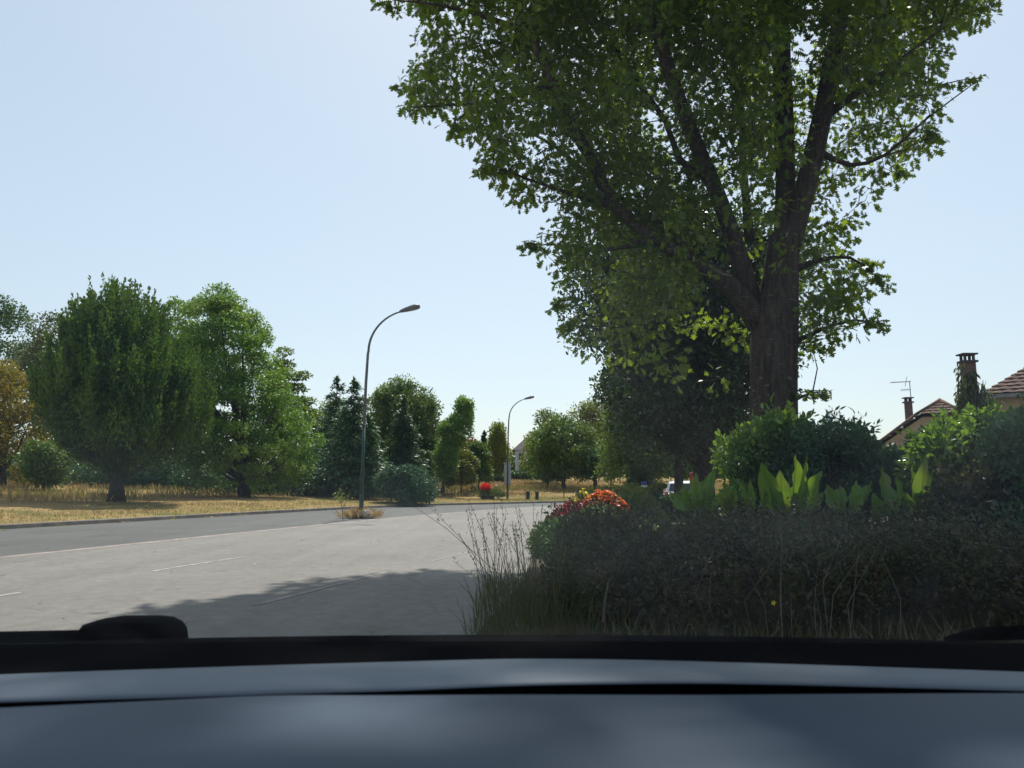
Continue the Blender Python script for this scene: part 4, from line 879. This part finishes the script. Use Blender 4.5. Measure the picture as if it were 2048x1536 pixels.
lobe_shrub('climber_thicket', 'glossy bright green leaf thicket below the tall chimney', px_lobes(9.2, fill(9.2, (1810, 2010), [(1810, 915), (1850, 890), (1890, 850), (1960, 835), (2010, 835)], 980, 34, 60, .4), R1), M['ivy'], 15000, .085, base=(bx[0], 9.2), seed=4)
bx = P(2080, 960, 8.2)
lobe_shrub('dark_thicket', 'tall shadowed thicket at the right edge', px_lobes(8.2, fill(8.2, (1940, 2250), [(1940, 925), (1990, 870), (2050, 835), (2250, 810)], 1150, 50, 90, .7), R1), M['blueshrub'], 30000, .08, base=(bx[0], 8.2), seed=5)
bx = P(1900, 1000, 7.6)
lobe_shrub('dark_shrub', 'low dark shrub at the right between the broad leaves and the edge thicket', px_lobes(8.4, fill(8.4, (1840, 2060), [(1840, 1000), (1900, 975), (1960, 930), (2060, 920)], 1080, 40, 50, .5), R1), M['hedge'], 14000, .07, base=(bx[0], 8.2), seed=6)
bx = P(1790, 960, 10.8)
lobe_shrub('leafy_shrub', 'low leafy shrub against the beige house wall', px_lobes(10.8, fill(10.8, (1750, 1850), [(1750, 925), (1800, 920), (1850, 905)], 1000, 28, 26), R1), M['blueshrub'], 7000, .08, base=(bx[0], 10.8), seed=7)

lobe_shrub('low_shrub', 'low dark ragged shrub at the left end of the overgrown hedge', [(.55, 6.9, .28, .3), (.8, 6.7, .42, .32), (.62, 7.6, .35, .33), (1.0, 7.6, .5, .33), (.75, 8.4, .42, .34), (1.1, 8.6, .5, .35), (.9, 9.4, .45, .38), (.85, 6.2, .3, .3), (1.1, 6.3, .5, .3), (.95, 10.3, .45, .4), (1.5, 9.8, .5, .4), (.5, 8.0, .2, .25)], M['hedge'], 16000, .05, base=(.9, 7.8), seed=8, tmpl=T_OVAL)
# broad-leaved plants (each leaf a blade of its own)
def blade(mb, base, tip, wid, bend, face):
    base, tip = np.array(base), np.array(tip); ax = tip-base; Lh = np.linalg.norm(ax); u = ax/Lh
    f = norm(np.array(face)-u*np.dot(face, u)); s = np.cross(u, f); rows = []
    for i in range(13):
        t_ = i/12; wv = wid*.66*(math.sin(math.pi*t_**.85)**.9)*.5*(1+.07*math.sin(t_*17+base[0]*9)) if 0 < t_ < 1 else .004
        c = base+u*Lh*t_+f*(-bend*math.sin(math.pi*t_*.9))*Lh
        rows.append([c+s*wv*k_+f*(abs(k_)*wv*.6+.018*math.sin(t_*22+k_*3)*abs(k_)+(.004 if k_ == 0 else 0)) for k_ in (-1, -.5, 0, .5, 1)])
    mb.grid(rows); mb.tube([r_[2]+f*.004 for r_ in rows[:-1]], [.007*(1-i_/13) for i_ in range(12)], 5, cap=False)
BL = [
 ('broad-leaved plant with green blades beside the second oak trunk, leftmost of its kind', 9.0, (1400, 1010), [(1338, 985, 40), (1365, 968, 42), (1392, 945, 46), (1412, 955, 40), (1430, 935, 34), (1375, 995, 36), (1450, 985, 30)]),
 ('small broad-leaved plant with curled blades between the leftmost and the slim one', 8.8, (1462, 1012), [(1448, 962, 34), (1470, 975, 30), (1440, 990, 28)]),
 ('slim broad-leaved plant low before the yellow-green shrub', 8.6, (1505, 1015), [(1480, 965, 30), (1500, 960, 26), (1530, 975, 34)]),
 ('largest broad-leaved plant with tall translucent yellow-green blades', 8.6, (1575, 1015), [(1522, 925, 62), (1590, 908, 58), (1615, 912, 52), (1645, 942, 54), (1560, 940, 56), (1530, 975, 44), (1648, 985, 44), (1600, 960, 56)]),
 ('low broad-leaved plant with spreading blades between the two tallest ones', 8.4, (1690, 1015), [(1652, 968, 40), (1680, 970, 42), (1712, 962, 46), (1742, 960, 44), (1728, 985, 34)]),
 ('broad-leaved plant with wide upright pointed blades in front of the beige house', 8.4, (1785, 1020), [(1768, 933, 66), (1790, 955, 50), (1745, 985, 40), (1810, 1000, 36)]),
 ('dimmer broad-leaved plant with narrow tall blades, rightmost of its kind', 8.6, (1835, 1025), [(1852, 912, 50), (1838, 965, 40), (1795, 950, 30), (1862, 985, 34), (1870, 940, 36), (1826, 930, 44), (1812, 985, 36)]),
]
rg = np.random.default_rng(40)
for lab, Y, (bx_, by_), bl in BL:
    b0 = P(bx_, by_, Y); t = empty('broad_leaved_plant', (b0[0], Y, .05), lab, 'plant', 'broad-leaved plants behind the hedge')
    m_ = MB(); m_.tube([(b0[0], Y, .03), (b0[0], Y, b0[2])], [.03, .018], 6); m_.build('stem', M['dome'], t)
    for x, y, wpx in bl:
        tp = P(x, y, Y+rg.uniform(-.3, .3)); q0 = P(bx_+(x-bx_)*.35, by_+12, Y)
        m_ = MB(); blade(m_, q0, tp, wpx*Y/F, rg.uniform(-.08, .10), (rg.normal(0, .9), -1, .25)); m_.build('leaf', M['blade'], t, smooth=True)

# clipped dome, flowers, mounds
def dome(name, lab, c, r, mat, n, leaf, cat='shrub', tmpl=T_OVAL, wid=1, flowers=None, seed=1, bum=.10):
    rgs = np.random.default_rng(seed); t = empty(name, (c[0], c[1], .05), lab, cat)
    d = rdirs(rgs, n); d[:, 2] = np.abs(d[:, 2]); bmp = np.array([noise.noise(Vector((x*2.2+c[0], y*2.2+c[1], z*2.2))) for x, y, z in d])
    s = (1+bum*bmp*2+rgs.normal(size=n)*.03)*(.86+.14*rgs.random(n)); p = np.array((c[0], c[1], .05))+d*np.array(r)*s[:, None]
    scatter('foliage', tmpl, p, leaf*rgs.uniform(.5, 1.3, n), rdirs(rgs, n)+d*.5, d+rdirs(rgs, n)*.6, mat, t, wid)
    b = MB(); b.ellipsoid((c[0], c[1], .0), (r[0]*.8, r[1]*.8, r[2]*.78)); b.build('twig_core', M['bark2'], t)
    if flowers:
        fm, fn, fs, zmin = flowers
        d = rdirs(rgs, fn); d[:, 2] = np.maximum(np.abs(d[:, 2]), zmin); d = norm(d)
        p = np.array((c[0], c[1], .05))+d*np.array(r)*(1.03+rgs.random((fn, 1))*.07)
        P_, L_, N_ = [], [], []
        for q, nn in zip(p, d):                      # six petals a flower
            a0 = rgs.random()*6.3; u = norm(np.cross(nn, (0.1, .2, 1.0))); v_ = np.cross(nn, u); 
            for k_ in range(6): th = a0+k_*1.047; P_.append(q); L_.append(u*math.cos(th)+v_*math.sin(th)+nn*.5); N_.append(nn)
        scatter('flowers', T_DIAMOND, np.array(P_), fs*rgs.uniform(.8, 1.2, len(P_)), np.array(L_), np.array(N_), fm, t, 1.2)
    return t
dome('clipped_shrub', 'round clipped green shrub at the left end of the overgrown hedge', (1.45, 12.6), (1.15, 1.7, .76), M['dome'], 26000, .05, seed=1)
q = P(1150, 1015, 14.6); dome('crimson_flower_bush', 'low bush covered in crimson flowers behind the clipped shrub', (q[0]+.12, 14.7), (.78, .8, .83), M['crimson'], 11000, .06, cat='flowering bush', seed=2)
q = P(1200, 1005, 15.6); dome('orange_flower_bush', 'bush topped with bright orange blooms beside the crimson bush', (q[0]+.05, 15.3), (.60, .45, .97), M['dome'], 3000, .07, cat='flowering bush', flowers=(M['orange'], 330, .07, .30), seed=3)
q = P(1166, 995, 16.6); dome('yellow_flower_bush', 'small cluster of yellow flowers left behind the orange blooms', (q[0], 16.6), (.24, .24, .98), M['dome'], 1200, .07, cat='flowering bush', flowers=(M['yellowf'], 60, .07, .7), seed=4)
q = P(1195, 990, 20); dome('low_mound', 'rounded pale green mound of ground shrubs behind the orange blooms', (q[0]+.45, 20.5), (1.45, 2.0, 1.12), M['ygreen'], 11000, .09, seed=5)
q = P(1200, 992, 18.6); dome('brown_shrub', 'dull brownish shrub between orange blooms and pale green mound', (q[0]-.02, 18.2), (.5, .5, .98), M['red'], 2500, .07, seed=6)
# topiary garden beyond
q = P(1264, 983, 22); box_hedge('topiary_block', 'yellow-topped clipped topiary block right of the pale green mound', (q[0], 22, .05), (.34, .34, 1.02), M['ygreen'], 2200, .06, cat='topiary', rnd=.03)
q = P(1290, 978, 23.5); box_hedge('topiary_block', 'dark clipped topiary block behind the yellow-topped one', (q[0], 23.5, .05), (.75, .6, 1.0), M['dark'], 3500, .07, cat='topiary', rnd=.05)
q = P(1318, 966, 26); t = empty('topiary_table', (q[0], 26, .05), 'flat-topped yellow-green topiary table on a dark stem', 'topiary')
n = 2500; d = rdirs(rg, n); p = np.array((q[0], 26, q[2]-.1))+d*np.array((.26, .26, .08))
scatter('foliage', T_OVAL, p, .06, rdirs(rg, n), d+rdirs(rg, n)*.5, M['ygreen'], t)
b = MB(); b.tube([(q[0], 26, 0), (q[0], 26, q[2]-.12)], [.09, .12], 8, wob=.15); b.build('stem', M['bark2'], t)
q = P(1278, 955, 30); tree('ball_topiary', 'grey-green ball-headed shrub behind the topiary blocks', 30, 1278, [(940, 1268, 1290), (955, 1256, 1302), (985, 1250, 1305), (1000, 1260, 1300)], M['dark'], 70, leaf=.1, n=5000, lobe=.35, nl=25, trunk=.05, basez=.05, cat='shrub')
q = P(1288, 966, 27); t = empty('small_sign', (q[0], 27, .05), 'small blue and white sign plate among the topiaries', 'sign')
b = MB(); b.tube([(q[0], 27.03, 0), (q[0], 27.03, q[2])], .02, 6); b.build('post', M['metal'], t)
b = MB(); b.box((q[0], 27, q[2]), (.20, .02, .12)); b.build('plate', M['bluesign'], t); b = MB(); b.box((q[0], 26.98, q[2]-.11), (.20, .02, .07)); b.build('lower_plate', M['white'], t)

q = P(1355, 985, 25); box_hedge('low_hedge', 'low dark garden hedge in front of the white car', (q[0], 25, .05), (1.6, .8, .80), M['dark'], 4500, .07, rnd=.08)
# white parked car in the distance, under the oaks
def parked_car(c, rz, lab):
    t = empty('parked_car', c, lab, 'car'); cr, sr = math.cos(rz), math.sin(rz)
    T = lambda x, y, z: (c[0]+x*cr-y*sr, c[1]+x*sr+y*cr, c[2]+z)
    side = [(-2.0, .32), (-2.05, .75), (-1.75, .92), (-1.55, 1.38), (-.2, 1.48), (.55, 1.40), (1.15, .98), (1.95, .82), (2.05, .55), (2.0, .3)]
    def shell(pts, w0, w1, name, mat, par):
        b = MB(); n_ = len(pts); V = []
        for s in (-1, 1):
            for x, z in pts: V.append(T(x, s*(w0 if z < 1.0 else w1), z))
        b.add(V, [tuple(range(n_)), tuple(range(2*n_-1, n_-1, -1))]+[(i, (i+1) % n_, (i+1) % n_+n_, i+n_) for i in range(n_)]); return b.build(name, mat, par, bevel=.05)
    shell(side, .84, .68, 'body', M['white'], t)
    for s in (-1, 1):
        b = MB(); b.add([T(-1.45, s*.83, .98), T(-.35, s*.83, .98), T(-.35, s*.72, 1.36), T(-1.35, s*.73, 1.30)], [(0, 1, 2, 3)]); b.add([T(-.25, s*.83, .98), T(.95, s*.82, .98), T(.5, s*.72, 1.33), T(-.25, s*.72, 1.37)], [(0, 1, 2, 3)]); b.build('side_window', M['darkglass'], t)
        for x in (-1.25, 1.3):
            a = np.array(T(x, s*.72, .31)); e = np.array(T(x, s*.88, .31)); b = MB(); b.tube([a, e], .31, 20); wl = b.build('wheel', M['rubber'], t)
            b = MB(); b.tube([e-(e-a)*.1, e+(e-a)*.06], .18, 14)
            hub = b.build('rim', M['metal']); hub.parent = wl; v = np.empty(len(hub.data.vertices)*3); hub.data.vertices.foreach_get('co', v); hub.data.vertices.foreach_set('co', (v.reshape(-1, 3)-np.array(c)).ravel())
        b = MB(); b.box(T(-2.03, s*.66, .78), (.08, .2, .22), rz); b.build('tail_light', M['redpaint'], t)
    b = MB(); b.add([T(-1.80, -.6, .95), T(-1.80, .6, .95), T(-1.60, .55, 1.33), T(-1.60, -.55, 1.33)], [(0, 1, 2, 3)]); b.build('rear_window', M['darkglass'], t)
    return t
q = P(1372, 985, 40); parked_car((q[0]+.4, 41, .0), R(62), 'white car parked under the oaks, half hidden by a trunk')
q = P(1383, 960, 33); b = MB(); b.box((q[0], 33, .9), (.14, .14, 1.75)); tag(b.build('red_post', M['redpaint'], bevel=.02), 'dark red post between the second and third oak trunks', 'post')

# tall weeds between road and hedge
def weeds(name, lab, n, xr, yr, h, mat, seed, wid=.2, lean=.18, cat='weeds', kind='stuff'):
    r = np.random.default_rng(seed); pos = np.column_stack([r.uniform(*xr, n), r.uniform(*yr, n), np.full(n, .03)])
    hh = r.uniform(*h, n); b_ = np.column_stack([r.normal(0, lean, n), r.normal(0, lean, n), np.ones(n)])
    o = scatter(name, T_NEEDLE, pos, hh, b_, rdirs(r, n)*np.array((1, 1, .1)), mat, None, wid/ np.maximum(hh, .2)*.35)
    return tag(o, lab, cat, kind=kind)
weeds('verge_weeds', 'green and straw weeds at the road edge in front of the hedge', 1100, (-.30, .85), (5.5, 8.6), (.10, .48), M['shadeweed'], 50, .075, .3)
weeds('bed_grass', 'short mixed grass covering the soil at the left end of the hedge', 5200, (-.36, 1.1), (5.1, 9.0), (.03, .16), M['shadeweed'], 58, .05, .6)
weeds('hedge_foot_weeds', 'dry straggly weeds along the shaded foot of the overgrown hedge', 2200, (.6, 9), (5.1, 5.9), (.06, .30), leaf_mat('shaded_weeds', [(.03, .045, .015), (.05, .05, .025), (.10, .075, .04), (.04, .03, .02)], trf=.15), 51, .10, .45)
# individual long stalks
r = np.random.default_rng(61); b = MB()
t = empty('grass_stalks', (.0, 6.2, .03), 'tuft of tall thin seed stalks leaning over the road edge', 'grass tuft'); sd_ = []
for k_ in range(46):
    x, y = r.uniform(-.28, .45), r.uniform(5.7, 7.2); h = r.uniform(.55, 1.05); dx, dy = r.normal(-.05, .16), r.normal(0, .15)
    pts = [(x+dx*s**1.6, y+dy*s, .03+h*s) for s in np.linspace(0, 1, 6)]; b.tube(pts, [.0032, .003, .0026, .0022, .0018, .0012], 4)
    for s in r.uniform(.7, 1, 12): i = s*5; a = np.array(pts[int(min(i, 4))]); c = np.array(pts[int(min(i, 4))+1]); sd_.append(a+(c-a)*(i-int(min(i, 4)))+r.normal(size=3)*.008)
for (x0, y0, x1, y1) in ((1000, 1150, 780, 980), (985, 1160, 860, 1015), (1035, 1190, 975, 1020), (1020, 1230, 905, 1120), (1050, 1210, 1075, 1025)):
    a, c = P(x0, y0, 6.2), P(x1, y1, 6.0); b.tube([(a[0]+.06, 6.2, .03), a, (a+c)/2+(0, 0, .04), c], [.004, .003, .002, .001], 4)
    for s in r.uniform(.55, 1, 9): sd_.append(a+(c-a)*s+np.array((0, 0, .16*s*(1-s)))+r.normal(size=3)*.008)
b.build('stems', M['weed'], t); SH = True; sd_ = np.array(sd_)
tag(scatter('seed_heads', T_NEEDLE, sd_, .022, np.tile((0, 0, 1.), (len(sd_), 1))+rdirs(r, len(sd_))*.5, rdirs(r, len(sd_)), M['weed'], t, 1.6), kind='stuff')
# bare dry canes in the hedge
b = MB()
for k_ in range(46):
    x, y = r.uniform(4.2, 6.6) if k_ < 32 else r.uniform(1, 4), r.uniform(5.0, 5.7); h = r.uniform(.5, 1.0); b.tube([(x, y, .03), (x+r.normal(0, .1), y+.02, h*.5), (x+r.normal(0, .22), y, h)], [.004, .003, .0012], 4)
tag(b.build('dry_canes', M['twig']), 'thin bare dry canes sticking up before the hedge at right', 'dry canes', kind='stuff')
b = MB()
a = [P(1206, 1245, 5.6), P(1210, 1200, 5.6), P(1216, 1165, 5.6)]; b.tube(a, [.010, .008, .004], 5); tag(b.build('pale_stick', M['twig']), 'pale bent stick standing at the hedge foot', 'stick')
p = P(1546, 1205, 5.2); b = MB(); q = rdirs(r, 7)
for k_ in range(5): th = k_*1.257; b.add([p, p+(.012*math.cos(th-.5), -.01, .012*math.sin(th-.5)), p+(.020*math.cos(th), -.014, .020*math.sin(th)), p+(.012*math.cos(th+.5), -.01, .012*math.sin(th+.5))], [(0, 1, 2, 3)])
tag(b.build('yellow_flower', M['yellowf']), 'single yellow flower low in front of the dark hedge', 'flower')
# fallen leaves and grit on the asphalt
n = 420; s = r.random(n); i = r.integers(25, 46, n); edge = r.random(n) < .6
xy = np.where(edge[:, None], KERB[i]-kn[i]*r.uniform(.02, .5, (n, 1)), np.column_stack([r.uniform(-9, .2, n), r.uniform(5.5, 30, n)]))
pos = np.column_stack([xy+r.normal(size=(n, 2))*.1, np.full(n, .006)])
tag(scatter('fallen_leaves', T_OVAL, pos, np.where(edge, .13, .06)*r.uniform(.6, 1.2, n), np.column_stack([r.normal(size=(n, 2)), np.full(n, .1)]), np.tile((0, 0, 1.), (n, 1))+rdirs(r, n)*.3,
    leaf_mat('fallen_leaf', [(.25, .16, .07), (.45, .33, .18), (.10, .06, .03)]), None), 'scattered dry fallen leaves on asphalt and gutter', 'fallen leaves', kind='stuff')

# ------------------------------------------------------------ the car we sit in
M['dash'] = None
def dash_mat(name, base, rough, spec):
    m, n, out = newmat(name); v = coords(n); g_ = noise_tex(n, v, 900, 2, .5); big = noise_tex(n, v, 3, 3)
    c = ramp(n, big, [(.3, tuple(x*.85 for x in base)), (.7, tuple(x*1.15 for x in base))])
    principled(n, out, c, rough, spec, 0, bump(n, g_, .25, .0006)); return m
M['dash'] = dash_mat('dashboard_plastic', (.028, .048, .080), .6, .4)  # blue of the reflected sky is put into the plastic's base colour
M['dash2'] = dash_mat('demister_plastic', (.105, .13, .16), .6, .5)  # paler than the dash, sky blue put into the base colour too
M['blackp'] = dash_mat('black_trim', (.002, .002, .003), .9, .03)
M['paintblue'] = noisy_mat('car_body_paint', [(.3, (.04, .05, .07)), (.7, (.05, .06, .08))], 2, rough=.25, spec=.5, bs=.01)
own = empty('car', (0, .4, 0), 'car we look out from, grey dashboard and black windscreen base along the bottom', 'car')
def edge(pxs, z): 
    xs = np.array([p_[0] for p_ in pxs]); ys = np.array([p_[1] for p_ in pxs])
    xx = np.linspace(-330, 2380, 60); yy = np.interp(xx, xs, ys); ker = np.array([.25, .5, .25])
    for _ in range(4): yy[1:-1] = np.convolve(yy, ker, 'valid')
    return [G(a, b_, z) for a, b_ in zip(xx, yy)]
top_e = edge([(-330, 1370), (0, 1352), (500, 1335), (1024, 1320), (1250, 1322), (1600, 1332), (2048, 1347), (2380, 1362)], .945)
bot_e = edge([(-330, 1411), (0, 1400), (400, 1390), (560, 1384), (800, 1378), (1024, 1367), (1380, 1362), (1600, 1366), (2048, 1378), (2380, 1386)], .953)
mt = edge([(-330, 1434), (0, 1419), (400, 1400), (560, 1392), (700, 1394), (1024, 1392), (1400, 1393), (1800, 1390), (2048, 1389), (2380, 1393)], .966)
def dz(row, dy, dz_): return [p_+np.array((0, dy, dz_)) for p_ in row]
b = MB(); b.grid([dz(top_e, .004, -.05), dz(top_e, .003, -.004), top_e, dz(top_e, -.004, .003), dz(bot_e, .006, .002), bot_e, dz(bot_e, -.001, -.002)]); b.build('demister_panel', M['dash2'], own, smooth=True)
back = [np.array((p_[0], .50, .982)) for p_ in mt]; back2 = [np.array((p_[0], .40, .972)) for p_ in mt]; back3 = [np.array((p_[0], .36, .93)) for p_ in mt]; back4 = [np.array((p_[0], .36, .5)) for p_ in mt]
b = MB(); b.grid([dz(mt, 0, -.06), dz(mt, .003, -.008), mt, dz(mt, -.006, .003), back, back2, back3, back4]); b.build('dashboard', M['dash'], own, smooth=True)
b = MB(); b.grid([dz(bot_e, .001, -.004), dz(bot_e, .004, -.055), [np.array((p_[0], .6, .89)) for p_ in mt]]); b.build('vent_slot', M['blackp'], own)
cow = [np.array((p_[0]*1.03, 1.27-.09*(p_[0]/.9)**2, .940)) for p_ in top_e]
b = MB(); b.grid([dz(top_e, -.02, -.012), dz(top_e, .012, -.008), dz(cow, -.02, -.004), cow, dz(cow, .01, -.05)]); b.build('windscreen_base', M['blackp'], own, smooth=True)
# bonnet falling away in front, roof, pillars, doors
rows = []
for y, z in ((1.24, .90), (1.45, .865), (1.8, .78), (2.1, .66), (2.25, .45), (2.28, .3)):
    rows.append([np.array((x, y-.16*(x/.85)**2, z-.05*(x/.85)**4)) for x in np.linspace(-.85, .85, 17)])
b = MB(); b.grid(rows); b.build('bonnet', M['paintblue'], own, smooth=True)
rows = []
for y, z in ((.20, 1.44), (.0, 1.475), (-.8, 1.50), (-1.7, 1.44), (-2.1, 1.2), (-2.2, .7)):
    rows.append([np.array((x, y, z-.06*(x/.62)**4)) for x in np.linspace(-.62, .62, 13)])
b = MB(); b.grid(rows); o = b.build('roof', M['paintblue'], own, smooth=True); sf = o.modifiers.new('thick', 'SOLIDIFY'); sf.thickness = .03
for s in (-1, 1):
    b = MB(); b.tube([(s*1.0, 1.2, .93), (s*.84, .75, 1.16), (s*.64, .22, 1.41)], [.035, .035, .04], 8); b.build('pillar', M['blackp'], own, smooth=True)
    b = MB(); b.grid([[(s*.98, y, .25), (s*1.0, y, .6), (s*.98, y, .93)] for y in (1.25, .3, -.8, -2.1)]); o = b.build('door', M['paintblue'], own); sf = o.modifiers.new('thick', 'SOLIDIFY'); sf.thickness = .05
m, n_, out = newmat('windscreen_glass')
tr_ = n_.nodes.new('ShaderNodeBsdfTransparent'); tr_.inputs[0].default_value = (.93, .96, .96, 1); gl = n_.nodes.new('ShaderNodeBsdfGlossy'); gl.inputs['Roughness'].default_value = .30
fr = n_.nodes.new('ShaderNodeFresnel'); fr.inputs[0].default_value = 1.5; mx = n_.nodes.new('ShaderNodeMixShader'); mu = n_.nodes.new('ShaderNodeMath'); mu.operation = 'MULTIPLY'; mu.inputs[1].default_value = 1.3; n_.links.new(fr.outputs[0], mu.inputs[0])
n_.links.new(mu.outputs[0], mx.inputs[0]); n_.links.new(tr_.outputs[0], mx.inputs[1]); n_.links.new(gl.outputs[0], mx.inputs[2]); df = n_.nodes.new('ShaderNodeBsdfTranslucent'); df.inputs[0].default_value = (.8, .85, .9, 1)
dn = noise_tex(n_, coords(n_, (1, .35, 1)), 7, 5, .65); dm = n_.nodes.new('ShaderNodeMapRange'); n_.links.new(dn, dm.inputs[0]); dm.inputs[1].default_value = .35; dm.inputs[2].default_value = .8; dm.inputs[3].default_value = .001; dm.inputs[4].default_value = .018
m2 = n_.nodes.new('ShaderNodeMixShader'); n_.links.new(dm.outputs[0], m2.inputs[0]); n_.links.new(mx.outputs[0], m2.inputs[1]); n_.links.new(df.outputs[0], m2.inputs[2]); n_.links.new(m2.outputs[0], out.inputs[0])
rows = []
for s in np.linspace(0, 1, 7):
    hw = 1.0-.38*s; rows.append([(x*hw, 1.235-1.035*s-.05*x*x*(1-s*.4), .937+.50*s+.015*math.sin(math.pi*s)) for x in np.linspace(-1, 1, 17)])
b = MB(); b.grid(rows); b.build('windscreen', m, own, smooth=True)
# wiper with its rounded spindle cover
wp = P(252, 1262, 1.36); b = MB(); rows = []
sect = [(150, 1285), (152, 1268), (165, 1250), (190, 1243), (225, 1238), (300, 1237), (330, 1240), (348, 1249), (357, 1262), (360, 1285)]
for dy, k_ in ((-.02, .90), (0, 1), (.035, 1), (.055, .85)):
    rows.append([np.append(P(252+(x-252)*k_, 1285+(y-1285)*k_, 1.36)[[0]], 0).tolist()[:1]+[1.36+dy, P(252, 1285+(y-1285)*k_, 1.36)[2]] for x, y in sect])
b.grid(rows); b.add(rows[0], [tuple(range(len(sect)))]); b.build('wiper_spindle', M['blackp'], own, smooth=True)
a, c = P(-420, 1292, 1.30), P(175, 1272, 1.37); b = MB(); b.tube([a, (a+c)/2+(0, 0, .003), c], .0135, 8, squash=.8); b.build('wiper_arm', M['blackp'], own, smooth=True)
a, c = P(1890, 1278, 1.33), P(2450, 1250, 1.30); b = MB(); b.tube([a, P(1960, 1268, 1.33), c], [.004, .012, .014], 8); b.build('wiper_arm', M['blackp'], own, smooth=True)
